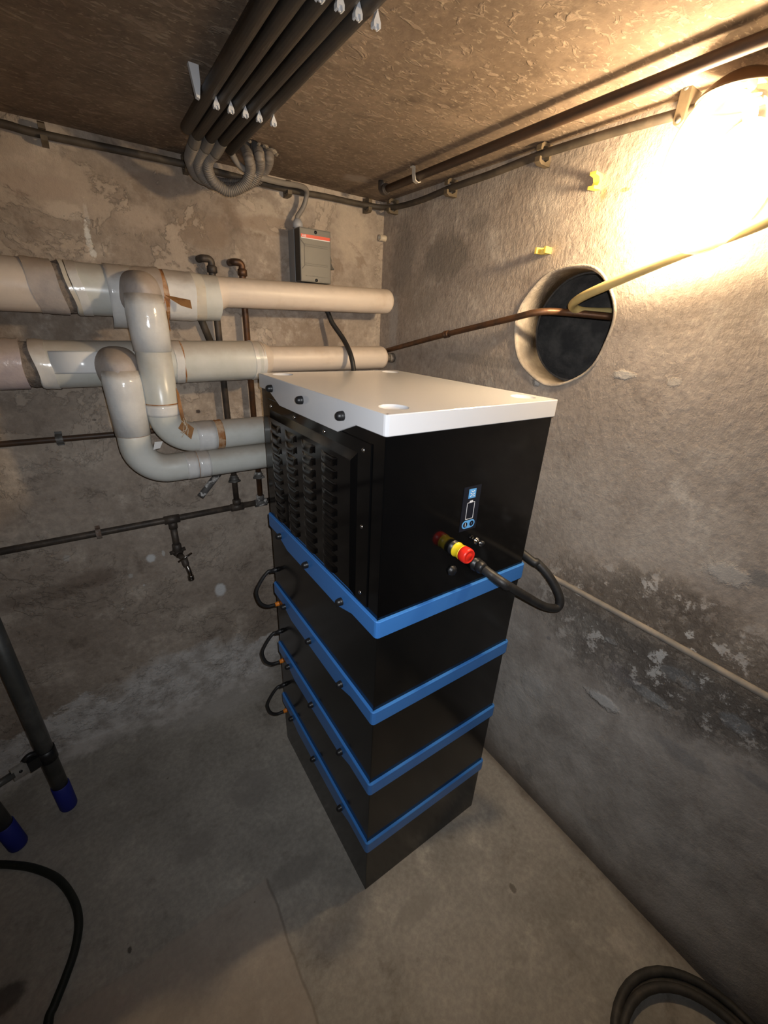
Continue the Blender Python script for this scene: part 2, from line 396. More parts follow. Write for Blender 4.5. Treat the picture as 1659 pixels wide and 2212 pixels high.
# right wall with the round wall opening
HY, HZ, HR = 0.186, 1.747, 0.156
mb = MB()
rim = holed(mb, lambda a, b: (XR, a, b), YF, YB + 0.12, -0.12, HC + 0.12, HY, HZ, lambda t: HR, 72)
for (a, b) in (((YF, -0.12), (YB + 0.12, HC + 0.12)),):
    x1 = XR + 0.5
    mb.add([(x1, a[0], a[1]), (x1, b[0], a[1]), (x1, b[0], b[1]), (x1, a[0], b[1])], [(0, 1, 2, 3)], False)
wall_r = struct(mb, 'wall_right', M_RIGHT, 'rough trowelled plaster wall with a round opening and the lamp')
mb = MB()
n = 72
prof = [(HR + 0.006, 0.0), (HR + 0.005, -0.004), (HR + 0.001, -0.005), (HR - 0.003, 0.0), (HR - 0.004, 0.012), (HR - 0.004, 0.095), (HR + 0.02, 0.096)]
vs = []; fs = []
for i, (r, h) in enumerate(prof):
    for k in range(n):
        t = 2*PI*k/n
        rr = r + (0.003*math.sin(3*t + 1) + 0.002*math.sin(7*t))*(1 if i < 4 else 0.3)
        vs.append((XR + h, HY + rr*math.cos(t), HZ + rr*math.sin(t)))
for i in range(len(prof)-1):
    for k in range(n): fs.append((i*n+k, i*n+(k+1) % n, (i+1)*n+(k+1) % n, (i+1)*n+k))
mb.add(vs, fs, True)
M_SLEEVE = simple('cement_sleeve', (0.30, 0.255, 0.205), 0.95, c2=(0.44, 0.38, 0.31), nscale=22, bump=0.6, bscale=120)
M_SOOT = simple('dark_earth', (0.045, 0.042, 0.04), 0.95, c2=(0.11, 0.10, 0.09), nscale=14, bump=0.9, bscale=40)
tag(mb.build('cement_sleeve', M_SLEEVE, wall_r), 'round cement sleeve lining the wall opening')
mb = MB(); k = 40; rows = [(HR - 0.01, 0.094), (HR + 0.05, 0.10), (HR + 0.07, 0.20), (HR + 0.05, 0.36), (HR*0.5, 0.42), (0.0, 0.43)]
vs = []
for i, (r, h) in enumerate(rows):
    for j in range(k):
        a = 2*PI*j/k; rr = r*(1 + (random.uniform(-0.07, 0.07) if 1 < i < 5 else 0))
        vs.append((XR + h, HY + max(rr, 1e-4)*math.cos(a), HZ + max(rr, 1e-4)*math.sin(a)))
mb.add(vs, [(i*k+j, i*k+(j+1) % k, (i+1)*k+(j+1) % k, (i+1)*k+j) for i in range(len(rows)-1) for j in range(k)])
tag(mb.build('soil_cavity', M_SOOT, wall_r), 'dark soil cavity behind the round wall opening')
# ceiling with the broken hole that swallows the flexible conduits
hc = onZ(556, 321, HC)
def ragged(t): return 0.052 + 0.010*math.sin(2*t+0.6) + 0.007*math.sin(5*t) + 0.005*math.sin(9*t+1.3)
mb = MB()
rim = holed(mb, lambda a, b: (a, b, HC), XL, XR + 0.5, YF, YB + 0.12, hc.x, hc.y, ragged, 48)
m = len(rim)
mb.add([(a, b, HC) for a, b in rim] + [(hc.x+(a-hc.x)*0.85, hc.y+(b-hc.y)*0.85, HC + 0.10) for a, b in rim] + [(hc.x, hc.y, HC + 0.11)],
       [(i, (i+1) % m, m+(i+1) % m, m+i) for i in range(m)] + [(m+i, m+(i+1) % m, 2*m) for i in range(m)], False)
mb.add([(XL, YF, HC+0.12), (XR+0.5, YF, HC+0.12), (XR+0.5, YB+0.12, HC+0.12), (XL, YB+0.12, HC+0.12)], [(0, 1, 2, 3)], False)
ceil = struct(mb, 'ceiling', M_CEIL, 'brown board-marked concrete ceiling')
M_CHUNK = simple('broken_mortar', (0.30, 0.26, 0.20), 0.95, c2=(0.15, 0.12, 0.09), nscale=60, bump=0.5)
for i in range(11):
    a = 2*PI*i/11 + random.uniform(-.2, .2); r = ragged(a) + random.uniform(-0.006, 0.006)
    s = random.uniform(0.006, 0.013) * (1.5 if -1.2 < (a if a < PI else a-2*PI) < 1.0 else 1)
    bm = bmesh.new(); bmesh.ops.create_icosphere(bm, subdivisions=1, radius=s)
    me = bpy.data.meshes.new('mortar_lump')
    for v in bm.verts: v.co *= random.uniform(0.6, 1.25); v.co.z *= 0.6
    bm.to_mesh(me); bm.free(); me.materials.append(M_CHUNK)
    new_obj('mortar_lump', me, ceil, (hc.x + r*math.cos(a), hc.y + r*math.sin(a), HC - 0.002))

# ------------------------------------------------------------------ object materials
M_BLACK = simple('black_powder_coat', (0.0025, 0.0025, 0.0027), 0.10, spec=0.38)
M_BLACK2 = simple('black_powder_coat_battery', (0.0065, 0.0064, 0.0062), 0.16, spec=0.38)
M_WHITE = simple('white_powder_coat', (0.63, 0.63, 0.645), 0.16, spec=0.5)
M_BLUE = simple('blue_powder_coat', (0.052, 0.215, 0.60), 0.28, spec=0.5)
M_RUBBER = simple('black_rubber', (0.012, 0.012, 0.013), 0.42)
M_CABLE = simple('black_cable_jacket', (0.016, 0.015, 0.015), 0.5, c2=(0.026, 0.025, 0.024), nscale=30, bump=0.15)
M_CHROME = simple('bright_screw_metal', (0.75, 0.74, 0.72), 0.18, 1.0)
M_DARKLABEL = simple('dark_display_foil', (0.010, 0.012, 0.020), 0.3)
M_LBLUE = simple('display_blue_print', (0.13, 0.42, 0.82), 0.4)
M_PWHITE = simple('white_print', (0.85, 0.86, 0.88), 0.4)
M_RED = simple('red_plastic', (0.80, 0.025, 0.012), 0.38)
M_YELLOW = simple('yellow_plastic', (0.85, 0.62, 0.02), 0.4)
M_ORANGE = simple('orange_plastic', (0.75, 0.22, 0.02), 0.45)

# ------------------------------------------------------------------ battery tower
TW, TD, OV = 0.5, 0.674, 0.006
ZL, ZLB = 1.584, 1.543
BANDS = [(1.121, 1.074), (0.8365, 0.7925), (0.5535, 0.509), (0.2725, 0.2265)]
tower = thing('battery_tower', 'tall black battery storage tower with blue bands and a white lid', 'battery', (TW/2, TD/2, 0))
def body(z0, z1, name, mat, inset=0.0):
    return MB().box((inset, inset, z0), (TW - inset, TD - inset, z1), bev=0.0025).build(name, mat, tower)
capm = MB().lathe([(0.0, 0.0175), (0.0035, 0.0172), (0.0065, 0.0158), (0.009, 0.0125), (0.0100, 0.008), (0.0102, 0.0072), (0.0096, 0.0068), (0.0102, 0.0062), (0.0105, 0.0)], axis=(0, 0, 1), seg=20).mesh('cap_nut', M_RUBBER)
scrm = MB().lathe([(0.0, 0.0034), (0.0025, 0.0032), (0.0040, 0.0022), (0.0046, 0.0), ], seg=14).lathe([(0.0, 0.0037), (0.0013, 0.0036), (0.0013, 0.002)], seg=6).mesh('screw', M_CHROME)
FACE_L = Euler((0, -PI/2, 0)); FACE_R = Euler((0, PI/2, 0)); FACE_F = Euler((PI/2, 0, 0))
CAPY = (0.154, 0.362, 0.570)
def skirt(mb, zt, zb, drop, ov, inn, bev):
    """closed band round the body: plain front and back, a deeper tongue on both sides"""
    tongue = [(0.102, 0.0), (0.180, drop), (TD - 0.157, drop), (TD - 0.079, 0.0)]
    st = []                                        # (corner sign / point on body, outward normal, extra drop)
    def corner(cx, cy, a0):
        for i in range(4):
            a = a0 + PI/2*i/3; st.append(((cx, cy), (math.cos(a), math.sin(a)), 0.0))
    rc = 0.002
    corner(rc, rc, PI)
    corner(TW - rc, rc, 1.5*PI)
    for y, d in tongue: st.append(((TW - rc, y), (1, 0), d))
    corner(TW - rc, TD - rc, 0.0)
    corner(rc, TD - rc, 0.5*PI)
    for y, d in tongue[::-1]: st.append(((rc, y), (-1, 0), d))
    vs = []; n = len(st)
    for (p, q, d) in st:
        for off, z in ((-rc - inn, zt), (ov - bev, zt), (ov, zt - bev), (ov, zb - d + bev), (ov - bev, zb - d), (-rc - inn, zb - d)):
            o_ = rc + off
            vs.append((p[0] + q[0]*o_, p[1] + q[1]*o_, z))
    fs = [(i*6+j, ((i+1) % n)*6+j, ((i+1) % n)*6+(j+1) % 6, i*6+(j+1) % 6) for i in range(n) for j in range(6)]
    mb.add(vs, fs, False)
    return mb
def caps(part, z, ov):
    for y in CAPY:
        place('cap_nut', capm, part, (-ov, y, z), FACE_L); place('cap_nut', capm, part, (TW + ov, y, z), FACE_R)
# top unit
inv = tag(body(BANDS[0][0] - 0.02, ZL - 0.006, 'inverter_housing', M_BLACK), 'glossy black inverter housing')
mb = skirt(MB(), ZL, ZLB, 0.030, OV, 0.004, 0.0015)
cups = [(0.055, 0.057), (0.452, 0.060), (0.052, 0.628), (0.447, 0.628)]
CR = 0.031
xs, ys = (-OV + 0.001, TW/2, TW + OV - 0.001), (-OV + 0.001, TD/2, TD + OV - 0.001)
for i, (cx, cy) in enumerate(cups):
    a0, a1 = (xs[0], xs[1]) if cx < TW/2 else (xs[1], xs[2]); b0, b1 = (ys[0], ys[1]) if cy < TD/2 else (ys[1], ys[2])
    rim = holed(mb, lambda a, b: (a, b, ZL - 0.0001), a0, a1, b0, b1, cx, cy, lambda t: CR, 32)
    mb.lathe([(CR, 0), (CR - 0.001, -0.001), (CR - 0.0025, -0.005), (0.0, -0.0052)], (cx, cy, ZL - 0.0001), seg=32)
lid = tag(mb.build('lid', M_WHITE, tower), 'white sheet metal lid with four round dimples')
caps(lid, 1.553, OV)
# vent panel on the left side, with raised tray and pressed louvres
mb = MB().prism([(0.045, 1.128), (0.625, 1.128), (0.625, 1.517), (0.045, 1.517)], -0.003, 0.001, 'X', 0.001)
o_, i_ = (0.095, 0.605, 1.130, 1.488), (0.112, 0.588, 1.145, 1.468)
q = [(-0.003, o_[0], o_[2]), (-0.003, o_[1], o_[2]), (-0.003, o_[1], o_[3]), (-0.003, o_[0], o_[3]),
     (-0.011, i_[0], i_[2]), (-0.011, i_[1], i_[2]), (-0.011, i_[1], i_[3]), (-0.011, i_[0], i_[3])]
mb.add(q, [(0, 1, 5, 4), (1, 2, 6, 5), (2, 3, 7, 6), (3, 0, 4, 7), (4, 5, 6, 7)], False)
vent = tag(mb.build('vent_panel', M_BLACK, tower), 'black pressed vent panel with rows of louvres')
lv = MB(); nu = 8
pr = [(0.0, 0.0), (0.0030, -0.004), (0.0058, -0.015), (0.0062, -0.0235)]          # (out, down)
vs = []
for k in range(nu + 1):
    s = -1 + 2*k/nu; e = (1 - abs(s)**5)
    for out, dn in pr: vs.append((out*e, 0.040*s, dn*(0.55 + 0.45*e)))
fs = [(k*4+j, k*4+j+1, (k+1)*4+j+1, (k+1)*4+j) for k in range(nu) for j in range(3)]
lv.add(vs, fs, True)
louv = lv.mesh('louvre', M_BLACK)
for y in (0.545, 0.433, 0.321, 0.209):
    for r in range(10):
        o = place('louvre', louv, vent, (-0.011, y, 1.457 - 0.0315*r)); o.rotation_euler = (0, 0, PI)
for y in (0.073, 0.247, 0.421, 0.593): place('screw', scrm, vent, (-0.003, y, 1.499), FACE_L)
for z in (1.327, 1.155): place('screw', scrm, vent, (-0.003, 0.073, z), FACE_L)
# battery modules, each with its blue rim frame
zb = [BANDS[0], BANDS[1], BANDS[2], BANDS[3]]
for i, (zt, zb_) in enumerate(zb):
    z0 = zb[i+1][0] - 0.015 if i < 3 else 0.0
    md = tag(body(z0, zt - 0.012, 'battery_module', M_BLACK2), 'black battery module of the tower')
    fr = skirt(MB(), zt, zb_, 0.024, OV + 0.002, 0.004, 0.0015).build('blue_frame', M_BLUE, md)
    tag(fr, 'blue sheet metal band around the module')
    caps(md, zt - 0.041, OV + 0.002)
# display foil on the front
def front(pts, y=-0.0006): return [(p.x, y, p.z) for p in (onY(u, v, 0.0) for u, v in pts)]
dx0, dx1, dz0, dz1 = 0.2235, 0.2785, 1.289, 1.402
disp = tag(MB().box((dx0, -0.0010, dz0), (dx1, 0.0005, dz1)).build('display_foil', M_DARKLABEL, tower), 'dark display foil with battery symbol and blue buttons')
def flat(name, pieces, mat, y=-0.0014, parent=disp, label=None):
    mb = MB()
    for poly in pieces: mb.prism(poly, y, -0.0009, 'Y')
    return tag(mb.build(name, mat, parent), label)
cxd = (dx0 + dx1)/2
def rect(x0, x1, z0, z1): return [(x0, z0), (x1, z0), (x1, z1), (x0, z1)]
def stroke(pts, wd):
    out = []
    for (x0, z0), (x1, z1) in zip(pts, pts[1:]):
        d = Vector((x1-x0, z1-z0)); L = d.length; d /= L; nn = Vector((-d.y, d.x))*wd/2; e = d*wd*0.35
        a = Vector((x0, z0)) - e; b = Vector((x1, z1)) + e
        out.append([tuple(a-nn), tuple(b-nn), tuple(b+nn), tuple(a+nn)])
    return out
flat('logo_square', [rect(cxd - 0.0115, cxd + 0.0115, 1.3725, 1.3955)], M_LBLUE)
lg = [(-0.004, 0.007), (0.0015, 0.003), (0.0065, 0.007)]
lg2 = [(-0.006, 0.0015), (-0.001, -0.0005), (-0.001, -0.004), (-0.006, -0.007)]
lg3 = [(0.0065, -0.001), (0.003, -0.002), (0.002, -0.005), (0.0045, -0.0075), (0.008, -0.007)]
flat('logo_mark', sum([stroke([(cxd + a, 1.384 + b) for a, b in g], 0.0017) for g in (lg, lg2, lg3)], []), M_PWHITE, -0.0018)
bx0, bx1, bz0, bz1, th = cxd - 0.0125, cxd + 0.0125, 1.3185, 1.3620, 0.0012
flat('battery_symbol', [rect(bx0, bx1, bz0, bz0+th), rect(bx0, bx1, bz1-th, bz1), rect(bx0, bx0+th, bz0, bz1), rect(bx1-th, bx1, bz0, bz1), rect(cxd-0.005, cxd+0.005, bz1, bz1+0.0042)], M_PWHITE)
pill = [(cxd + 0.0105 + 0.0105*math.cos(a), 1.305 + 0.0105*math.sin(a)) for a in np.linspace(-PI/2, PI/2, 13)] + [(cxd - 0.0105 + 0.0105*math.cos(a), 1.305 + 0.0105*math.sin(a)) for a in np.linspace(PI/2, 3*PI/2, 13)]
flat('button_field', [pill], M_LBLUE)
def disc(cx, cz, r, n=20): return [(cx + r*math.cos(2*PI*i/n), cz + r*math.sin(2*PI*i/n)) for i in range(n)]
for s in (-1, 1):
    flat('button', [disc(cxd + s*0.0105, 1.305, 0.0068)], M_DARKLABEL, -0.0018)
flat('button_mark', stroke([(cxd - 0.0105, 1.3015), (cxd - 0.0105, 1.3075)], 0.0016) + [disc(cxd - 0.0105, 1.3095, 0.001, 8)], M_PWHITE, -0.0021)
flat('button_mark', stroke([(cxd + 0.0105, 1.303), (cxd + 0.0105, 1.3075)], 0.0008), M_LBLUE, -0.0021)
# emergency stop
ex, ez = 0.211, 1.2525
es = MB().lathe([(0.018, 0.0), (0.018, 0.003), (0.0165, 0.004), (0.0165, 0.011), (0.0, 0.011)], (ex, 0, ez), (0, -1, 0), 28).build('stop_button_base', M_RUBBER, tower)
MB().lathe([(0.0155, 0.010), (0.0185, 0.012), (0.0188, 0.014), (0.0172, 0.015), (0.0172, 0.030), (0.0185, 0.0315), (0.0185, 0.0335), (0.0, 0.0335)], (ex, 0, ez), (0, -1, 0), 32).build('yellow_collar', M_YELLOW, es)
MB().lathe([(0.0165, 0.033), (0.0188, 0.0345), (0.0192, 0.044), (0.0188, 0.051), (0.0172, 0.0545), (0.014, 0.0555), (0.0135, 0.0545), (0.009, 0.0545), (0.0085, 0.0552), (0.0, 0.0552)], (ex, 0, ez), (0, -1, 0), 36).build('red_head', M_RED, es)
tag(es, 'emergency stop button with yellow collar and red head')
# metal connector
cn = MB().lathe([(0.009, 0.0), (0.009, 0.003), (0.006, 0.0035), (0.006, 0.012), (0.0075, 0.0125), (0.0075, 0.019), (0.0, 0.0195)], (0.289, 0, 1.2495), (0, -1, 0), 8)
cn.build('data_connector', M_CHROME, tower)
MB().lathe([(0.006, 0.016), (0.0062, 0.024), (0.0, 0.0245)], (0.289, 0, 1.2495), (0, -1, 0.1), 14).build('connector_cap', M_RUBBER, tower)
# cable glands low on the front
def gland(x, z):
    return MB().lathe([(0.019, 0), (0.019, 0.004), (0.0175, 0.005), (0.0175, 0.014), (0.0155, 0.015)], (x, 0, z), (0, -1, 0), 6).lathe(
        [(0.0155, 0.012), (0.0165, 0.016), (0.0165, 0.024), (0.0145, 0.028), (0.0135, 0.032), (0.0, 0.032)], (x, 0, z), (0, -1, 0), 24).build('cable_gland', M_RUBBER, tower)
gland(0.297, 1.181)
MB().lathe([(0.014, 0), (0.014, 0.003), (0.012, 0.004), (0.012, 0.008), (0.0, 0.0085)], (0.216, 0, 1.186), (0, -1, 0), 6).build('blind_plug', M_RUBBER, tower)

# ------------------------------------------------------------------ cables on the tower
pts = [(0.297, -0.034, 1.181), (0.300, -0.058, 1.176), (0.318, -0.092, 1.160)] + [tuple(onX(u, v, x)) for u, v, x in ((1085, 1257, 0.390), (1130, 1284, 0.468), (1175, 1309, 0.545), (1204, 1312, 0.592), (1209, 1290, 0.600), (1190, 1250, 0.588), (1160, 1215, 0.570), (1134, 1199, 0.558))]
pts += [(0.545, 0.40, 1.215), (0.545, 0.55, 1.23), (0.55, 0.70, 1.25)]
c = MB().tube(smooth(pts, 10), 0.0122, 18).build('power_cable', M_CABLE)
tag(c, 'thick black power cable looping out of the tower front towards the right wall', 'cable')
jl = ['black jumper cable with orange plug bridging the top and second battery modules', 'black jumper cable with orange plug bridging the second and third battery modules', 'black jumper cable with orange plug bridging the third and lowest battery modules']
for i, dz in enumerate((0.0, -0.2815, -0.5625)):
    y = 0.655; z0, z1 = 0.902 + dz, 0.752 + dz
    root = thing('jumper_cable', jl[i], 'cable', (-0.03, y, z1), 'jumper cables between the battery modules')
    path = [(-0.020, y, z0), (-0.032, y, z0 + 0.001), (-0.055, y, z0 - 0.022), (-0.0785, y, z0 - 0.062), (-0.0790, y, z0 - 0.092), (-0.068, y, z0 - 0.125), (-0.045, y, z1 + 0.004), (-0.015, y, z1)]
    MB().tube(smooth(path, 8), 0.0062, 12).build('cable', M_CABLE, root)
    MB().lathe([(0.009, 0.001), (0.009, 0.012), (0.0075, 0.013), (0.0075, 0.024), (0.0, 0.0245)], (0, y, z0), (-1, 0, 0), 14).build('black_plug', M_RUBBER, root)
    MB().lathe([(0.009, 0.001), (0.009, 0.008), (0.0078, 0.009), (0.0078, 0.015), (0.006, 0.016), (0, 0.0162)], (0, y, z1), (-1, 0, 0), 14).build('orange_plug', M_ORANGE, root)

# ------------------------------------------------------------------ insulated heating pipes
M_PVC = simple('grey_white_pvc_jacket', (0.68, 0.68, 0.635), 0.28, c2=(0.58, 0.585, 0.53), nscale=7, bump=0.08, bscale=25, dust=0.6)
M_CREAM = simple('cream_jacket', (0.76, 0.65, 0.55), 0.42, c2=(0.64, 0.52, 0.42), nscale=9, spread=(0.5, 0.8), bump=0.15, bscale=35, dust=0.45)
M_TAPE = simple('white_pvc_tape', (0.78, 0.77, 0.74), 0.16, c2=(0.68, 0.67, 0.65), nscale=16, bump=0.25, bscale=38, dust=0.8)
M_TAPEY = simple('yellowed_tape', (0.66, 0.60, 0.50), 0.2, c2=(0.55, 0.38, 0.18), nscale=18, spread=(0.55, 0.75), bump=0.25, bscale=40)
M_CLOTH = simple('dusty_wrapping', (0.50, 0.44, 0.40), 0.6, c2=(0.40, 0.35, 0.33), nscale=20, bump=0.6, bscale=28, dust=0.8)
M_PINK = simple('pinkish_foil_wrapping', (0.62, 0.53, 0.51), 0.25, c2=(0.50, 0.42, 0.44), nscale=15, bump=0.7, bscale=30, dust=0.7)
M_WOOL = simple('crumbling_wool', (0.27, 0.225, 0.185), 0.95, c2=(0.16, 0.125, 0.10), nscale=60, bump=1.0, bscale=130)
M_RUSTT = simple('rusty_tape_residue', (0.34, 0.13, 0.03), 0.6, c2=(0.55, 0.38, 0.24), nscale=35, spread=(0.4, 0.65), bump=0.4, bscale=90)
M_KRAFT = simple('brown_kraft_paper', (0.36, 0.17, 0.05), 0.65, c2=(0.24, 0.10, 0.03), nscale=40)
M_STRING = simple('pale_string', (0.62, 0.50, 0.36), 0.8)
HYC = 1.005
def sleeve(parent, name, x0, x1, r, zc, mat, label=None, y=HYC, rough_=0.0, shear=0.0, seg=40, r1=None, n=None, closed=True, wav=0.0):
    """cylindrical wrapping round the pipe axis, slightly uneven, its ends optionally slanted"""
    r1 = r if r1 is None else r1
    n = n or max(3, int((x1-x0)/0.012)); vs = []; fs = []
    for i in range(n+1):
        f = i/n
        for k in range(seg):
            t = 2*PI*k/seg
            rr = r + (r1-r)*f
            if rough_: rr += random.uniform(-rough_, rough_)
            if wav: rr += wav*math.sin(3*t + 9*f + x0*40)*math.sin(5*f + 2*t)
            edge = 0.0016*math.sin(4*t + x0*90)
            vs.append((x0 + (x1-x0)*f + shear*math.sin(t) + edge, y + rr*math.cos(t), zc(x0 + (x1-x0)*f) + rr*math.sin(t)))
    for i in range(n):
        for k in range(seg): fs.append((i*seg+k, i*seg+(k+1) % seg, (i+1)*seg+(k+1) % seg, (i+1)*seg+k))
    if closed: fs += [[k for k in range(seg)][::-1], [n*seg+k for k in range(seg)]]
    mb = MB(); mb.add(vs, fs, True)
    o = mb.build(name, mat, parent, sharp=50)
    return tag(o, label)
def dome_end(parent, x, r, z, mat):
    pr = [(r, -0.002)] + [(r*math.cos(a), 0.028*math.sin(a)) for a in np.linspace(0, PI/2*0.98, 7)]
    return MB().lathe(pr, (x, HYC, z), (1, 0, 0), 40).build('rounded_end', mat, parent)
def bx_(px, py): return onY(px, py, HYC).x
# upper pipe
up = thing('heating_pipe', 'upper white insulated heating pipe with a tee dropping to a lower run', 'pipe', (-0.3, HYC, 1.36))
zu = lambda x: 1.789 if x < -0.02 else 1.789 + (x + 0.02)*0.036
sleeve(up, 'cream_cladding', XL + 0.01, -0.483, 0.0675, zu, M_CREAM, 'cream pipe cladding')
sleeve(up, 'tape_wrap', -0.512, -0.447, 0.0700, zu, M_CLOTH, 'dusty wrapped tape', shear=-0.010, wav=0.002)
sleeve(up, 'wool_joint', -0.468, -0.418, 0.0655, zu, M_WOOL, 'crumbling grey wool in the open joint', rough_=0.003, shear=-0.014)
sleeve(up, 'joint_edge', -0.428, -0.418, 0.0715, zu, M_TAPEY, None, shear=-0.014)
sleeve(up, 'tape_band', -0.416, -0.392, 0.0712, zu, M_TAPE, None, shear=-0.012)
sleeve(up, 'jacket', -0.418, -0.02, 0.0690, zu, M_PVC, 'greenish grey jacket')
# loose collar that hangs open below
mb = MB(); seg = 30; vs = []; fs = []
for i in range(9):
    f = i/8
    for k in range(seg+1):
        t = math.radians(100 - 10 + 185*k/seg)
        g = max(0.0, (k/seg - 0.55)/0.45)
        rr = 0.0725 + 0.030*g**1.5
        vs.append((-0.335 + 0.085*f + 0.010*g*f, HYC + rr*math.cos(t), 1.789 + rr*math.sin(t)))
for i in range(8):
    for k in range(seg): fs.append((i*(seg+1)+k, i*(seg+1)+k+1, (i+1)*(seg+1)+k+1, (i+1)*(seg+1)+k))
mb.add(vs, fs, True); o = mb.build('loose_collar', M_TAPE, up)
md = o.modifiers.new('solid', 'SOLIDIFY'); md.thickness = 0.0012
tag(o, 'loose white collar hanging open under the pipe')
sleeve(up, 'tee_wrap', -0.292, -0.190, 0.0735, zu, M_CLOTH, 'dust-covered wrap over the tee', wav=0.003)
sleeve(up, 'rust_ring', -0.194, -0.178, 0.0718, zu, M_RUSTT, None, wav=0.002)
sleeve(up, 'tape_band', -0.178, -0.098, 0.0722, zu, M_TAPE, 'crinkled white tape', wav=0.0012)
sleeve(up, 'tape_band', -0.100, -0.068, 0.0705, zu, M_TAPEY, 'yellowed tape', wav=0.001)
sleeve(up, 'reducer', -0.072, 0.012, 0.0690, lambda x: 1.789 + 0.021*max(0, min(1, (x+0.072)/0.084)), M_CREAM, None, r1=0.0465, n=14)
zt_ = lambda x: 1.810 + (x)*0.020
sleeve(up, 'thin_cladding', 0.008, 0.672, 0.0465, zt_, M_CREAM, 'cream cladding of the narrower pipe')
dome_end(up, 0.672, 0.0465, zt_(0.672), M_CREAM)
BX, BY_ = -0.254, 0.882
path = rounded([(BX, BY_, 1.70), (BX, BY_, 1.3595), (0.715, BY_, 1.3645)], 0.085, 12)
br = MB().tube(path, 0.0485, 36).build('branch_pipe', M_PVC, up); tag(br, 'white branch pipe with elbow')
def ring_on(parent, p0, p1, r, mat, name, label=None, seg=36, wav=0.0, mid=4):
    p0 = Vector(p0); p1 = Vector(p1)
    n = mid; pts = [p0.lerp(p1, i/n) for i in range(n+1)]
    rs = [r + (random.uniform(-wav, wav) if wav else 0) for _ in pts]
    return tag(MB().tube(pts, rs, seg).build(name, mat, parent), label)
def bulge(parent, c, rad, mat, label):
    vs = []; fs = []; nA, nB = 36, 22
    for j in range(nB+1):
        b = -PI/2 + PI*j/nB
        for i in range(nA):
            a = 2*PI*i/nA; w_ = 1 + 0.025*math.sin(3*a + 2*b) + 0.02*math.sin(7*a + 4*b + c[0]*30)
            cb = max(abs(math.cos(b)), 1e-4)**0.75
            vs.append((c[0] + rad[0]*w_*cb*math.cos(a), c[1] + rad[1]*w_*cb*math.sin(a), c[2] + rad[2]*math.sin(b)))
    fs = [(j*nA+i, j*nA+(i+1) % nA, (j+1)*nA+(i+1) % nA, (j+1)*nA+i) for j in range(nB) for i in range(nA)]
    mb = MB(); mb.add(vs, fs, True); return tag(mb.build('tee_saddle', mat, parent), label)
bulge(up, (BX, HYC - 0.048, 1.783), (0.058, 0.116, 0.064), M_CLOTH, 'dusty wrapped saddle of the tee')
MB().tube([(BX, BY_ + 0.004, 1.782), (BX, BY_ + 0.002, 1.74), (BX, BY_, 1.70), (BX, BY_, 1.630)], [0.049, 0.0535, 0.0535, 0.0515], 36).build('tee_boot', M_TAPE, up)
ring_on(up, (BX, BY_, 1.475), (BX, BY_, 1.440), 0.0498, M_TAPE, 'tape_band')
ring_on(up, (BX, BY_, 1.4785), (BX, BY_, 1.4755), 0.0493, M_RUSTT, 'rust_line')
ring_on(up, (-0.168, BY_, 1.360), (-0.108, BY_, 1.360), 0.0500, M_TAPE, 'tape_band')
ring_on(up, (-0.106, BY_, 1.3605), (-0.083, BY_, 1.3605), 0.0495, M_RUSTT, 'rust_band', 'rusty brown tape residue', wav=0.001)
# torn kraft paper flaps
def sheet(parent, name, pts, mat, th=0.0012, label=None):
    mb = MB(); mb.add(pts, [list(range(len(pts)))], False)
    o = mb.build(name, mat, parent); m_ = o.modifiers.new('solid', 'SOLIDIFY'); m_.thickness = th
    return tag(o, label)
sheet(up, 'torn_flap', [onY(357, 637, 0.925), onY(411, 648, 0.895), onY(415, 667, 0.90), onY(392, 660, 0.915), onY(372, 648, 0.925)], M_KRAFT, label='torn brown kraft paper flap')
sheet(up, 'torn_flap', [onY(352, 662, 0.875), onY(362, 676, 0.86), onY(368, 716, 0.87), onY(357, 700, 0.88)], M_KRAFT)
sheet(up, 'torn_flap', [onY(385, 925, 0.828), onY(395, 907, 0.831), onY(419, 925, 0.832), onY(413, 949, 0.827)], M_KRAFT, label='scrap of brown paper with frayed string')
sheet(up, 'torn_strip', [onY(380, 838, 0.860), onY(386, 850, 0.862), onY(393, 895, 0.850), onY(402, 922, 0.828), onY(394, 918, 0.826), onY(385, 880, 0.848)], M_KRAFT)
for a in range(5):
    p = [onY(392 + random.uniform(-6, 14), 905 + random.uniform(-8, 8), 0.826), onY(402 + random.uniform(-6, 8), 925, 0.823), onY(398 + random.uniform(-8, 16), 940 + random.uniform(-6, 6), 0.824)]
    MB().tube(smooth(p, 5), 0.0010, 6).build('frayed_string', M_STRING, up)
# lower pipe
lo = thing('heating_pipe', 'lower white insulated heating pipe with a branch bending under the upper pipe elbow', 'pipe', (-0.3, HYC, 1.26))
zl = lambda x: 1.5825 + max(0, x + 0.45)*0.018
sleeve(lo, 'foil_wrapping', XL + 0.01, -0.575, 0.0690, zl, M_PINK, 'pinkish wrinkled foil wrapping', wav=0.0025)
sleeve(lo, 'wool_joint', -0.585, -0.535, 0.0625, zl, M_WOOL, 'crumbling wool in the open joint', rough_=0.0035, shear=-0.012)
sleeve(lo, 'tape_band', -0.548, -0.512, 0.0700, zl, M_TAPE, 'crinkled white tape', shear=-0.008, wav=0.0015)
sleeve(lo, 'jacket', -0.545, 0.105, 0.0672, zl, M_PVC, 'greenish grey jacket')
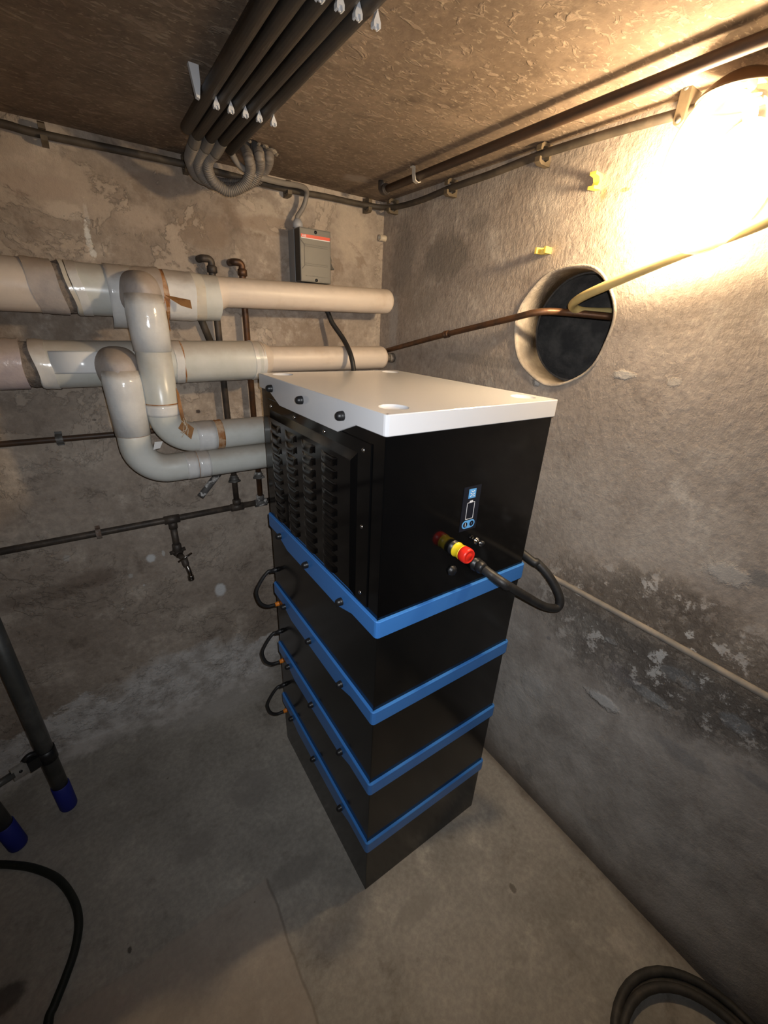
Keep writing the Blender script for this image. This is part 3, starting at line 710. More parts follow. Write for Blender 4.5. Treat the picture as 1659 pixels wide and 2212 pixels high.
# glossy front patch on the jacket
mb = MB(); vs = []; fs = []; seg = 12
for i in range(2):
    for k in range(seg+1):
        t = math.radians(198 - 55*(k/seg) + 0)
        vs.append(((-0.512, -0.365)[i], HYC + 0.0682*math.cos(t), zl(-0.4) + 0.0682*math.sin(t)))
for k in range(seg): fs.append((k, k+1, seg+2+k, seg+1+k))
mb.add(vs, fs, True); o = mb.build('gloss_patch', simple('glossy_white_foil', (0.85, 0.85, 0.84), 0.2), lo); m_ = o.modifiers.new('solid', 'SOLIDIFY'); m_.thickness = 0.001
sleeve(lo, 'tape_band', -0.185, -0.160, 0.0690, zl, M_TAPE, None)
sleeve(lo, 'rust_line', -0.161, -0.157, 0.0686, zl, M_RUSTT, None)
sleeve(lo, 'tape_band', 0.078, 0.120, 0.0690, zl, M_TAPE, 'white tape at the reducer', r1=0.064)
sleeve(lo, 'reducer', 0.110, 0.150, 0.0645, lambda x: zl(x) + 0.003, M_CREAM, None, r1=0.0468)
zt2 = lambda x: 1.5935 + x*0.012
sleeve(lo, 'thin_cladding', 0.145, 0.655, 0.0468, zt2, M_CREAM, 'cream cladding of the narrower pipe')
dome_end(lo, 0.655, 0.0468, zt2(0.655), M_CREAM)
M_IRON = simple('dark_iron_pipe', (0.055, 0.045, 0.038), 0.55, 0.3, c2=(0.11, 0.085, 0.065), nscale=25, bump=0.3)
MB().tube([(0.66, HYC, 1.600), (0.706, HYC, 1.601)], 0.016, 16).tube([(0.700, HYC, 1.601), (0.724, HYC, 1.601)], 0.021, 8).build('iron_nipple', simple('corroded_fitting', (0.34, 0.30, 0.25), 0.6, 0.4, c2=(0.15, 0.12, 0.10), nscale=60, bump=0.5), lo)
BX2, BY2 = -0.349, 0.884
path = rounded([(BX2, BY2, 1.50), (BX2, BY2, 1.262), (0.715, BY2, 1.265)], 0.090, 12)
tag(MB().tube(path, 0.0465, 36).build('branch_pipe', M_PVC, lo), 'white branch pipe with wide elbow')
bulge(lo, (BX2, HYC - 0.048, 1.576), (0.062, 0.116, 0.062), M_CLOTH, 'dusty wrapped saddle of the tee')
MB().tube([(BX2, BY2 + 0.004, 1.575), (BX2, BY2 + 0.002, 1.54), (BX2, BY2, 1.50), (BX2, BY2, 1.385)], [0.049, 0.0535, 0.0520, 0.0490], 36).build('tee_boot', M_TAPE, lo)
ring_on(lo, (BX2, BY2, 1.3865), (BX2, BY2, 1.3835), 0.0478, M_RUSTT, 'rust_line')
ring_on(lo, (-0.215, BY2, 1.2627), (-0.178, BY2, 1.2627), 0.0478, M_TAPE, 'tape_band')
ring_on(lo, (-0.178, BY2, 1.2627), (-0.1765, BY2, 1.2627), 0.0474, M_RUSTT, 'rust_line')
ring_on(lo, (-0.1755, BY2, 1.2627), (-0.138, BY2, 1.2627), 0.0476, M_TAPE, 'tape_band')
M_TAPE2 = M_TAPE
sheet(lo, 'torn_flap', [onY(352, 953, 0.815), onY(346, 968, 0.815), onY(331, 972, 0.82), onY(334, 955, 0.82)], M_TAPE, label='loose curled tape end')

# ------------------------------------------------------------------ small pipes on the back wall
M_COPPER = simple('tarnished_copper', (0.16, 0.075, 0.035), 0.45, 0.5, c2=(0.075, 0.045, 0.03), nscale=20, bump=0.15)
M_BROWN = simple('brown_painted_pipe', (0.075, 0.040, 0.022), 0.5, c2=(0.045, 0.028, 0.018), nscale=16)
M_DUSTY = simple('dusty_dark_conduit', (0.045, 0.035, 0.025), 0.65, c2=(0.085, 0.066, 0.047), nscale=18)
M_CLIP = simple('olive_plastic_clip', (0.14, 0.105, 0.065), 0.55, c2=(0.10, 0.075, 0.045), nscale=30)
M_OLDZINC = simple('old_zinc', (0.16, 0.155, 0.145), 0.55, 0.4, c2=(0.08, 0.075, 0.07), nscale=30, bump=0.2)
M_FLAKE = simple('flaking_white_paint', (0.10, 0.095, 0.09), 0.7, c2=(0.6, 0.59, 0.57), nscale=38, spread=(0.52, 0.6), bump=0.3)
yv = YB - 0.034
# iron water line with two risers, a tee and a tap
zi = 0.986
wl = thing('water_pipe', 'dark iron water pipe low on the back wall with two risers and a tap', 'pipe', (-0.3, YB - 0.02, 0.80))
MB().tube([(XL + 0.01, yv, 0.981), (-0.3, yv, zi), (0.30, yv, zi + 0.004)], 0.0125, 16).build('pipe_run', M_IRON, wl)
for x, mt, lb in ((-0.005, M_IRON, 'black riser pipe'), (0.099, M_COPPER, 'copper brown riser pipe')):
    tag(MB().tube(rounded([(x - 0.03, YB - 0.001, 1.912), (x - 0.03, yv - 0.012, 1.912), (x, yv - 0.012, 1.912), (x, yv - 0.004, 1.86), (x, yv, zi)], 0.0125, 6), 0.0115, 16).build('riser', mt, wl), lb)
    MB().lathe([(0.012, -0.012), (0.017, -0.01), (0.017, 0.008), (0.012, 0.012)], (x, yv - 0.010, 1.882), (0, 0, 1), 8).build('elbow_fitting', mt, wl)
    MB().lathe([(0.012, 0.0), (0.0185, 0.002), (0.0185, 0.016), (0.0145, 0.018), (0.0145, 0.026), (0.012, 0.027)], (x, yv, 1.105), (0, 0, 1), 6).lathe([(0.012, -0.010), (0.026, -0.008), (0.026, -0.002), (0.012, 0.0)], (x, yv, 1.112), (0, 0, 1), 5).build('union_nut', M_OLDZINC if x < 0 else M_FLAKE, wl)
    MB().lathe([(0.013, 0.012), (0.017, 0.013), (0.017, 0.034), (0.0118, 0.036)], (x, yv, zi), (0, 0, 1), 14).tube([(x - 0.026, yv, zi), (x + 0.026, yv, zi)], 0.0165, 14).build('tee_fitting', M_IRON if x < 0 else M_FLAKE, wl)
tx = onY(372, 1125, yv).x
MB().tube([(tx - 0.028, yv, zi - 0.001), (tx + 0.028, yv, zi - 0.001)], 0.0170, 14).tube([(tx, yv, zi - 0.012), (tx, yv, zi - 0.040)], 0.0165, 14).build('tee_fitting', M_IRON, wl)
zt0 = onY(386, 1188, yv).z
MB().tube([(tx, yv, zi - 0.038), (tx, yv, zt0)], 0.0130, 14).build('drop_pipe', M_IRON, wl)
# wall bend with the bib tap
MB().lathe([(0.013, 0.03), (0.0175, 0.028), (0.0175, 0.0), (0.016, -0.004)], (tx, yv, zt0), (0, 0, 1), 14).tube([(tx - 0.030, yv - 0.002, zt0 - 0.006), (tx + 0.030, yv - 0.002, zt0 + 0.002)], 0.008, 8).lathe([(0.0, 0.030), (0.022, 0.028), (0.022, 0.020), (0.015, 0.018), (0.015, -0.01), (0, -0.012)], (tx + 0.002, yv - 0.004, zt0 - 0.016), (0, 1, 0), 14).build('wall_bend', M_IRON, wl)
M_NICKEL = simple('worn_nickel', (0.42, 0.39, 0.36), 0.25, 1.0, c2=(0.20, 0.18, 0.16), nscale=40)
tb = Vector((tx + 0.004, yv - 0.012, zt0 - 0.018))
tap = MB().tube([tb, tb + Vector((0.006, -0.022, -0.004)), tb + Vector((0.010, -0.040, -0.010))], [0.013, 0.011, 0.0125], 14).lathe([(0.0, 0.024), (0.010, 0.022), (0.013, 0.012), (0.013, -0.016), (0.0, -0.018)], tb + Vector((0.010, -0.042, -0.012)), (0.1, -0.35, -1), 14).build('tap_body', M_IRON, wl)
tag(tap, 'small tap with cross handle and worn spout')
hb = tb + Vector((0.010, -0.046, 0.004))
MB().tube([hb, hb + Vector((0.0, -0.018, 0.014))], 0.0045, 10).tube([hb + Vector((-0.026, -0.020, 0.002)), hb + Vector((0.028, -0.016, 0.026))], 0.0042, 10).build('tap_handle', M_NICKEL, tap)
sp = tb + Vector((0.014, -0.050, -0.030))
MB().tube(smooth([sp, sp + Vector((0.004, -0.010, -0.022)), sp + Vector((0.006, -0.012, -0.046))], 6), 0.0088, 14).lathe([(0.0088, 0.0), (0.0115, 0.002), (0.0115, 0.010), (0.009, 0.012), (0.0118, 0.014), (0.0118, 0.022), (0.0, 0.0225)], sp + Vector((0.006, -0.012, -0.040)), (0, 0, -1), 16).build('tap_spout', M_NICKEL, tap)
# thin brown pipe along the wall
bp = thing('brown_pipe', 'thin dark brown pipe along the back wall behind the white branches', 'pipe', (-0.5, YB - 0.016, 1.32))
MB().tube([(XL + 0.01, YB - 0.0112, 1.334), (-0.4, YB - 0.0112, 1.337), (0.30, YB - 0.0112, 1.345)], 0.0100, 14).build('pipe_run', M_BROWN, bp)
cl = onY(129, 950, YB - 0.02)
def saddle(mb, c, r, wdt, axis):
    """strap over a pipe, axis X or Y wall"""
    n_ = 10; vs = []; fs = []
    out = Vector((0, -1, 0)) if axis == 'B' else Vector((-1, 0, 0)); side = Vector((1, 0, 0)) if axis == 'B' else Vector((0, 1, 0))
    prof = [(-1.9, -1.0), (-1.15, -1.0)] + [(-math.cos(a)*1.18, max(-1.0, math.sin(a)*1.18)) for a in np.linspace(0.0, PI, 9)] + [(1.15, -1.0), (1.9, -1.0)]
    for h, d in prof:
        for s_ in (-1, 1): vs.append(Vector(c) + Vector((0, 0, h*r)) + out*(d*r) + side*(s_*wdt/2))
    k_ = len(prof); fs = [(2*i, 2*i+1, 2*i+3, 2*i+2) for i in range(k_-1)]
    return mb.add(vs, fs, False)
for px, py in ((129, 950), (440, 918)):
    c_ = onY(px, py, YB - 0.0112); c_.z = 1.337; c_.y = YB - 0.0125
    o = saddle(MB(), c_, 0.0125, 0.020, 'B').build('pipe_strap', M_OLDZINC, bp); m_ = o.modifiers.new('s', 'SOLIDIFY'); m_.thickness = 0.002
c_ = onY(212, 1148, yv); c_.z = zi - 0.003
o = saddle(MB(), c_, 0.0140, 0.016, 'B').build('pipe_strap', simple('rusty_steel', (0.16, 0.10, 0.07), 0.7, 0.2, c2=(0.30, 0.26, 0.23), nscale=60), wl); m_ = o.modifiers.new('s', 'SOLIDIFY'); m_.thickness = 0.002
# cut-off pipe stubs
a_, b_ = onY(433, 1073, YB - 0.055), onY(474, 1020, YB - 0.012)
st = MB().tube([a_, b_], 0.0135, 16).build('pipe_stub', M_FLAKE)
tag(st, 'short cut-off pipe stub with flaking white paint under the white branches', 'pipe')
a_, b_ = onY(427, 672, YB - 0.016), onY(456, 742, YB - 0.016)
st = thing('pipe_stub', 'short slanting grey pipe between the two heating pipes beside the black riser', 'pipe', b_)
MB().tube([a_, b_], 0.0125, 14).build('tube', M_DUSTY, st)
MB().tube([b_ + (a_-b_).normalized()*0.006, b_ - (a_-b_).normalized()*0.012], 0.019, 12).build('plaster_collar', simple('white_filler', (0.55, 0.52, 0.48), 0.9), st)
p = onX(826, 517); p.y = min(p.y, YB - 0.016)
st = MB().lathe([(0.0085, 0.0), (0.0085, 0.030), (0.0115, 0.031), (0.0115, -0.001)], (p.x, p.y, p.z), (-1, 0, 0), 18).add([Vector((p.x - 0.006, p.y + 0.0084*math.cos(2*PI*i/12), p.z + 0.0084*math.sin(2*PI*i/12))) for i in range(12)], [list(range(12))]).build('conduit_stub', simple('cream_plastic', (0.62, 0.52, 0.38), 0.45))
tag(st, 'short cream plastic tube end sticking out of the wall corner', 'tube')

# ------------------------------------------------------------------ dark cable run round the corner with its clips
off = 0.028
pb = [onY(u, v, YB - off) for u, v in ((-260, 205), (0, 266), (95, 291), (400, 355), (620, 409), (700, 424), (790, 443))]
pr_ = [onX(u, v, XR - off) for u, v in ((846, 448), (905, 434), (972, 407), (1060, 376), (1172, 333), (1320, 287), (1480, 242), (1659, 190))]
last = pr_[-1] + (pr_[-1]-pr_[-2])*1.2
path = smooth(pb + pr_ + [last], 8)
path = [Vector((min(q.x, XR-0.014), min(q.y, YB-0.014), min(q.z, HC-0.013))) for q in path]
tag(MB().tube(path, 0.0098, 14).build('wall_cable', M_DUSTY), 'dark sheathed cable clipped along the back wall and round the corner below the ceiling', 'cable')
def c_clip(mb, c, wall, s=1.0, w_=0.016):
    """C-shaped nail clip: body on the wall, jaws above and below the cable"""
    o_, h, t_ = 0.046*s, 0.024*s, 0.007*s
    prof = [(0, -h), (o_*0.80, -h), (o_, -h+0.006), (o_, -h+t_+0.010), (o_-t_, -h+t_+0.010), (o_-t_-0.002, -h+t_+0.003), (o_*0.45, -h+t_), (t_*1.2, -0.010), (t_*1.2, 0.010), (o_*0.45, h-t_), (o_-t_-0.002, h-t_-0.003), (o_-t_, h-t_-0.010), (o_, h-t_-0.010), (o_, h-0.006), (o_*0.80, h), (0, h)]
    if wall == 'B': return mb.prism([(YB - 0.0005 - a, c.z + b) for a, b in prof], c.x - w_/2, c.x + w_/2, 'X')
    return mb.prism([(XR - 0.0005 - a, c.z + b) for a, b in prof], c.y - w_/2, c.y + w_/2, 'Y')
cliplab = ['brown cable clip on the back wall above the wool joint of the upper heating pipe', 'brown cable clip on the back wall left of the looping conduits', 'brown cable clip on the back wall above the grey switch box', 'brown cable clip at the corner on the back wall']
for (u, v), lb in zip(((93, 289), (402, 353), (622, 408), (795, 444)), cliplab):
    c_ = onY(u, v, YB - off)
    tag(c_clip(MB(), c_, 'B').build('cable_clip', M_CLIP), lb, 'clip', 'cable clips below the ceiling')
cliplab = ['brown cable clip at the corner on the right wall', 'brown cable clip on the right wall nearest the pipe bracket', 'brown cable clip on the right wall above the two empty yellow clips', 'pale two-screw cable clip on the right wall beside the lamp']
for (u, v), lb in zip(((846, 446), (972, 406), (1172, 334), (1480, 238)), cliplab):
    c_ = onX(u, v, XR - off)
    if u == 1480:
        root = thing('cable_clip', lb, 'clip', (XR - 0.02, c_.y, c_.z - 0.03), 'cable clips below the ceiling')
        pl = [(c_.y + 0.011*math.cos(a), c_.z + 0.006 + (0.024 if math.sin(a) > 0 else -0.024) + 0.011*math.sin(a)) for a in np.linspace(0, 2*PI, 25)[:-1]]
        MB().prism(pl, XR - 0.0005, XR - 0.045, 'X', 0.0015).build('clip_body', M_CLIP, root)
        for dz in (-0.02, 0.032):
            MB().lathe([(0.0055, 0), (0.0055, 0.002), (0.0, 0.0025)], (XR - 0.045, c_.y, c_.z + dz), (-1, 0, 0), 12).build('screw', M_OLDZINC, root)
    else:
        tag(c_clip(MB(), c_, 'R').build('cable_clip', M_CLIP), lb, 'clip', 'cable clips below the ceiling')

# brown pipe under the ceiling along the right wall
zp = HC - 0.029
p0, p1, p2 = onZ(822, 410, zp), onZ(1250, 243, zp), onZ(1640, 88, zp)
xa = (p1.x + p2.x)/2
cp = thing('ceiling_pipe', 'dark brown pipe under the ceiling beside the right wall', 'pipe', (xa, 0.4, zp))
MB().tube([(xa + 0.012, p0.y - 0.01, zp), (xa, p1.y, zp), (xa - 0.004, -0.9, zp)], 0.0115, 18).build('pipe_run', M_BROWN, cp)
tag(MB().tube(rounded([(xa + 0.012, p0.y - 0.03, zp), (xa + 0.012, p0.y + 0.008, zp), (xa + 0.012, p0.y + 0.008, HC)], 0.012, 6), 0.0140, 14).lathe([(0.012, -0.018), (0.0175, -0.017), (0.0175, -0.006), (0.013, -0.004)], (xa + 0.012, p0.y - 0.005, zp), (0, 1, 0), 12).build('elbow_fitting', M_IRON, cp), 'dark elbow at the pipe end')
c_ = onZ(885, 377, zp)
o = MB(); yk = c_.y
o.prism([(xa + 0.010 + a*0.012, zp + b*0.012) for a, b in ((-2.2, 1.9), (-1.35, 1.9), (-1.2, 0.2), (-0.9, -0.9), (0, -1.2), (0.8, -0.9), (0.8, -1.15), (0, -1.45), (-1.1, -1.1), (-1.45, 0.2), (-1.6, 1.6), (-2.2, 1.6))], yk - 0.007, yk + 0.007, 'Y')
tag(o.build('pipe_bracket', simple('pale_metal_bracket', (0.62, 0.58, 0.50), 0.4, 0.3), cp), 'small pale metal bracket holding the pipe')

# copper pipe into the round opening
ps = [onX(836, 757, XR - 0.022), onX(965, 722, XR - 0.022), onX(1100, 689, XR - 0.024), onX(1165, 674, XR - 0.012), onX(1225, 675, XR + 0.05), onX(1322, 684, XR + 0.13)]
q = thing('copper_pipe', 'thin tarnished copper pipe running along the right wall into the round opening', 'pipe', ps[1])
MB().tube(smooth(ps, 8), 0.0098, 16).build('pipe_run', M_COPPER, q)
d_ = (ps[2]-ps[1]).normalized()
MB().lathe([(0.009, -0.014), (0.0128, -0.013), (0.0128, -0.002), (0.0105, -0.001), (0.0105, 0.003), (0.0128, 0.004), (0.0128, 0.011), (0.009, 0.012)], ps[1] + Vector((0, 0, 0.0)), d_, 14).build('coupling', M_COPPER, q)
# yellow hose into the round opening
ps = [onX(1960, 330, XR - 0.03), onX(1659, 476, XR - 0.045), onX(1500, 537, XR - 0.045), onX(1400, 578, XR - 0.042), onX(1310, 617, XR - 0.030), onX(1255, 643, XR - 0.005), onX(1236, 660, XR + 0.035), onX(1252, 671, XR + 0.075), onX(1285, 674, XR + 0.115), onX(1318, 674, XR + 0.15)]
tag(MB().tube(smooth(ps, 8), 0.0118, 18).build('yellow_tube', simple('pale_yellow_plastic', (0.60, 0.47, 0.20), 0.38, c2=(0.52, 0.40, 0.17), nscale=14)), 'pale yellow plastic tube below the lamp bending into the round opening', 'tube')
# grey pipe low on the right wall
ps = [onX(1120, 1196, XR - 0.013), onX(1190, 1245, XR - 0.013), onX(1420, 1371, XR - 0.013), onX(1659, 1506, XR - 0.013)]
ps.append(ps[-1] + (ps[-1]-ps[-2])*1.2)
tag(MB().tube(ps, 0.0092, 14).build('wall_conduit', simple('plaster_dusted_conduit', (0.20, 0.18, 0.155), 0.75, c2=(0.33, 0.28, 0.225), nscale=14)), 'thin grey conduit sloping along the lower right wall', 'conduit')
# empty yellow clips
def yclip(u, v, lb, up_=True):
    c_ = onX(u, v, XR - 0.012)
    s = 1 if up_ else -1
    prof = [(0, -0.016), (0.006, -0.016), (0.030, -0.018), (0.030, -0.011), (0.016, -0.009), (0.011, 0.0), (0.016, 0.009), (0.032, 0.011), (0.032, 0.018), (0.006, 0.016), (0, 0.016)]
    if up_: o = MB().prism([(XR - 0.0005 - a, c_.z + b) for a, b in prof], c_.y - 0.009, c_.y + 0.009, 'Y', 0.001)
    else:
        o = MB().prism([(XR - 0.0005 - a, c_.y + b) for a, b in prof], c_.z - 0.008, c_.z + 0.008, 'Z', 0.001)
    tag(o.build('pipe_clip', simple('yellow_clip_plastic', (0.78, 0.60, 0.12), 0.4)), lb, 'clip', 'empty yellow clips on the right wall')
yclip(1288, 393, 'empty yellow pipe clip beside the orange paint smear', True)
yclip(1176, 542, 'empty yellow pipe clip just above the round wall opening', False)

# ------------------------------------------------------------------ lamp on the right wall
LC = Vector((0.645, -0.150, 2.031)); LS = (0.098, 0.098, 0.140)
lamp = thing('wall_lamp', 'lit oval clear glass lamp on the right wall under the ceiling', 'lamp', (XR, LC.y, LC.z - 0.14))
M_BAKE = simple('dark_bakelite', (0.055, 0.035, 0.022), 0.45)
ovl = [(LC.y + 0.066*math.cos(a), LC.z + 0.094*math.sin(a)) for a in np.linspace(0, 2*PI, 49)[:-1]]
MB().prism(ovl, XR - 0.0005, XR - 0.012, 'X', 0.003).build('base_plate', simple('white_porcelain', (0.8, 0.79, 0.76), 0.2), lamp)
tg = NT('clear_glass')
fr_ = tg.n('ShaderNodeLayerWeight'); fr_.inputs[0].default_value = 0.35
tr = tg.n('ShaderNodeBsdfTransparent'); tr.inputs[0].default_value = (0.93, 0.93, 0.90, 1)
gl = tg.n('ShaderNodeBsdfGlossy'); gl.inputs[1].default_value = 0.03; gl.inputs[0].default_value = (1, 1, 1, 1)
mx = tg.n('ShaderNodeMixShader'); tg.t.links.new(tg.math('MULTIPLY', fr_.outputs['Fresnel'], 0.8), mx.inputs[0])
tg.t.links.new(tr.outputs[0], mx.inputs[1]); tg.t.links.new(gl.outputs[0], mx.inputs[2]); tg.t.links.new(mx.outputs[0], tg.out.inputs[0])
vs = []; fs = []; nA, nB = 40, 16
x_cut = XR - 0.009 - LC.x
b0 = math.asin(max(-1, min(1, x_cut/LS[0])))
for j in range(nB+1):
    b = b0 + (-PI/2 - b0)*j/nB
    for i in range(nA):
        a = 2*PI*i/nA
        vs.append((LC.x + LS[0]*math.sin(b), LC.y + LS[1]*max(math.cos(b), 1e-4)*math.cos(a), LC.z + LS[2]*max(math.cos(b), 1e-4)*math.sin(a)))
for j in range(nB):
    for i in range(nA): fs.append((j*nA+i, j*nA+(i+1) % nA, (j+1)*nA+(i+1) % nA, (j+1)*nA+i))
mb = MB(); mb.add(vs, fs, True); tag(mb.build('glass_dome', tg.m, lamp), 'clear oval glass dome')
vs = []; fs = []; nA = 36; nB = 8  # added opaque brown cap, blocks the bulb's upward light to darken the ceiling corner
for j in range(nB+1):
    f_ = 0.74 + 0.26*j/nB
    for i in range(nA):
        a = 2*PI*i/nA; rr = math.sqrt(max(0, 1 - f_*f_))*1.03 + 0.006/LS[0]*0.3
        vs.append((LC.x + LS[0]*rr*math.cos(a), LC.y + LS[1]*rr*math.sin(a), LC.z + LS[2]*f_*1.02))
fs = [(j*nA+i, j*nA+(i+1) % nA, (j+1)*nA+(i+1) % nA, (j+1)*nA+i) for j in range(nB) for i in range(nA)]
mb = MB(); mb.add(vs, fs, True); mb.tube([(LC.x, LC.y, LC.z + LS[2]*0.96), (XR - 0.002, LC.y, LC.z + LS[2]*0.96)], 0.009, 12)
o = mb.build('added_shade_cap', simple('brown_bakelite', (0.15, 0.085, 0.04), 0.4), lamp); m_ = o.modifiers.new('s', 'SOLIDIFY'); m_.thickness = 0.0025
BC = Vector((XR - 0.080, -0.108, 2.018)); BA = Vector((-0.75, 0.25, 0.35)).normalized()
MB().tube([Vector((XR - 0.010, LC.y, LC.z - 0.03)), BC - BA*0.042], 0.015, 16).build('socket', simple('white_porcelain', (0.8, 0.79, 0.76), 0.2), lamp)
te = NT('glowing_bulb')
em = te.n('ShaderNodeEmission'); em.inputs[0].default_value = (*BULB_COLOR, 1); em.inputs[1].default_value = BULB_STRENGTH
te.t.links.new(em.outputs[0], te.out.inputs[0])
MB().lathe([(0.0001, 0.046)] + [(0.028*math.sin(a), 0.018 + 0.028*math.cos(a)) for a in np.linspace(0.15, 2.2, 10)] + [(0.0135, -0.030), (0.013, -0.040), (0.0001, -0.041)], BC - BA*0.012, BA, 20).build('bulb', te.m, lamp)

# ------------------------------------------------------------------ conduits under the ceiling
M_COND = simple('black_conduit', (0.030, 0.030, 0.032), 0.5, c2=(0.065, 0.055, 0.045), nscale=9, spread=(0.4, 0.75))
M_FLEX = simple('grey_flexible_conduit', (0.19, 0.165, 0.14), 0.55, c2=(0.14, 0.12, 0.105), nscale=14)
M_COUP = simple('grey_coupler', (0.145, 0.13, 0.112), 0.5, c2=(0.10, 0.09, 0.08), nscale=20)
M_GREY = simple('grey_cable', (0.22, 0.20, 0.18), 0.5)
M_CLW = simple('white_conduit_clip', (0.60, 0.61, 0.63), 0.4)
zc = HC - 0.038; RT = 0.0140
ends = [(403, 276), (425, 290), (454, 296), (481, 303), (496, 323)]; tops = [(570, 0), (627, 0), (684, 0), (742, 0), (797, 0)]
clab = ['outermost black conduit under the ceiling, farthest from the brown pipe, ending without a hose', 'black conduit under the ceiling feeding the outermost flexible hose loop', 'middle black conduit of five under the ceiling with a flexible hose loop', 'black conduit under the ceiling with the lowest-hanging ribbed hose loop', 'black conduit under the ceiling with a thin grey cable leaving its end']
def ribbed(path, r, amp, pitch):
    pts = resample(path, pitch/4); rs = [r + amp*(1 if (i % 4) < 2 else -1) for i in range(len(pts))]
    return MB().tube(pts, rs, 16)
hole_ends = {1: onZ(574, 318, HC + 0.03), 2: onZ(553, 313, HC + 0.03), 3: onZ(527, 312, HC + 0.03)}
for i, (e, t) in enumerate(zip(ends, tops)):
    a_, b_ = onZ(*e, zc), onZ(*t, zc)
    d_ = (b_ - a_).normalized(); far = a_ + d_*2.4
    root = thing('ceiling_conduit', clab[i], 'conduit', a_, 'black conduits under the ceiling')
    MB().tube([a_, far], RT, 20).build('tube', M_COND, root)
    if i in (1, 2, 3):
        c0 = a_ - d_*0.004
        if i == 3: mid = [(465, 330, .830), (452, 342, .860), (449, 365, .885), (463, 394, .905), (495, 413, .910), (528, 398, .895), (541, 367, .872), (536, 338, .850)]
        elif i == 2: mid = [(444, 318, .830), (432, 337, .868), (430, 365, .908), (450, 392, .938), (495, 407, .948), (538, 397, .930), (560, 366, .892), (560, 335, .856)]
        else: mid = [(419, 310, .830), (413, 328, .868), (411, 350, .910), (432, 384, .965), (495, 398, .980), (550, 391, .960), (575, 362, .915), (581, 338, .870)]
        pth = [c0] + [onY(u, v, y) for u, v, y in mid] + [hole_ends[i]]
        sm_ = smooth(pth, 10)
        MB().tube(sm_[:12], [RT*1.06]*12, 18).build('coupler', M_COUP, root)
        tag(ribbed(sm_[11:], 0.0138, 0.0011, 0.0058).build('flexible_hose', M_FLEX, root), 'ribbed grey flexible hose looping up into the ceiling hole')
# white saddle clips: two rows
clipmesh = None
def cclip(p, lb):
    """white saddle: two upright prongs hanging between neighbouring tubes from a small foot on the ceiling"""
    mb = MB(); w_ = 0.009; h = HC - (zc - RT - 0.001)
    x, y = p
    hw = 0.0062
    mb.prism([(x - 0.0008, HC - 0.0004), (x - 0.0008, HC - h*0.80), (x - 0.004, HC - h*0.93), (x - hw, HC - h*1.02), (x - hw, HC - h*1.13), (x - hw*0.55, HC - h*1.15), (x - hw*0.35, HC - h*1.05), (x + hw*0.35, HC - h*1.05), (x + hw*0.55, HC - h*1.15), (x + hw, HC - h*1.13), (x + hw, HC - h*1.02), (x + 0.004, HC - h*0.93), (x + 0.0008, HC - h*0.80), (x + 0.0008, HC - 0.0004)], y - w_/2, y + w_/2, 'Y')
    mb.lathe([(0.0, -h*1.16), (0.0022, -h*1.15), (0.0026, -h*1.0)], (x, y, HC), (0, 0, 1), 8)
    return tag(mb.build('conduit_clip', M_CLW), lb, 'clip', 'white conduit clips')
xs_ = [onZ(*e, zc).x for e in ends]
tx_ = [onZ(*t, zc).x for t in tops]
ya, yb_ = onZ(544, 248, HC - 0.052).y, onZ(757, 18, HC - 0.052).y
def xat(i, y):
    a_, b_ = onZ(*ends[i], zc), onZ(*tops[i], zc); f = (y - a_.y)/(b_.y - a_.y); return a_.x + (b_.x - a_.x)*f
pairs = ['beside the outermost conduit', 'between the outermost and second conduits', 'between the second and middle conduits', 'between the middle and fourth conduits', 'between the fourth and fifth conduits', 'on the outer side of the fifth conduit']
for yy, row in ((ya, 'near the hose loops'), (yb_, 'away from the hose loops')):
    xx = [xat(i, yy) for i in range(5)]
    gap = [xx[0] - 0.0165] + [(xx[i]+xx[i+1])/2 for i in range(4)] + [xx[4] + 0.0175]
    for k, x in enumerate(gap):
        if k == 0 and yy == ya:
            mb = MB(); mb.prism([(x + 0.002, HC - 0.0004), (x + 0.002, HC - 0.028), (x - 0.002, HC - 0.054), (x - 0.009, HC - 0.052), (x - 0.012, HC - 0.035), (x - 0.018, HC - 0.0004)], yy - 0.006, yy + 0.006, 'Y', 0.0008)
            tag(mb.build('conduit_clip', M_CLW), 'broad white end clip beside the outermost conduit', 'clip', 'white conduit clips'); continue
        if k in (0, 1) and yy == yb_: continue
        cclip((x, yy), 'white conduit clip ' + pairs[k] + ', ' + row)

# ------------------------------------------------------------------ switch box on the back wall
SX0, SX1, SZ0, SZ1, SY = 0.295, 0.419, 1.868, 2.040, YB - 0.110
M_BOX = simple('grey_green_plastic', (0.15, 0.142, 0.125), 0.45)
M_BOXS = simple('pale_grey_plastic', (0.24, 0.24, 0.24), 0.45)
box = thing('switch_box', 'grey switch box with a red stripe on the back wall above the upper heating pipe', 'switch box', ((SX0+SX1)/2, YB, SZ0))
MB().box((SX0 + 0.001, YB - 0.055, SZ0), (SX1 - 0.001, YB - 0.0005, SZ1), 0.003).build('base_housing', M_BOXS, box)
MB().box((SX0 + 0.003, YB - 0.064, SZ0 + 0.002), (SX1 - 0.003, YB - 0.054, SZ1 - 0.002)).build('seal', M_RUBBER, box)
cov = MB().box((SX0, SY, SZ0), (SX1, YB - 0.063, SZ1), 0.004).build('cover', M_BOX, box)
MB().box((SX0 - 0.0006, SY + 0.006, SZ0 + 0.004), (SX0 + 0.001, YB - 0.066, SZ1 - 0.004)).build('side_insert', M_RUBBER, cov)
yf = SY
MB().prism([(SX0 + 0.004, SZ1 - 0.031), (SX1 - 0.004, SZ1 - 0.031), (SX1 - 0.004, SZ1 - 0.021), (SX0 + 0.004, SZ1 - 0.021)], yf - 0.0008, yf + 0.001, 'Y').build('red_stripe', simple('red_print', (0.72, 0.07, 0.03), 0.4), cov)
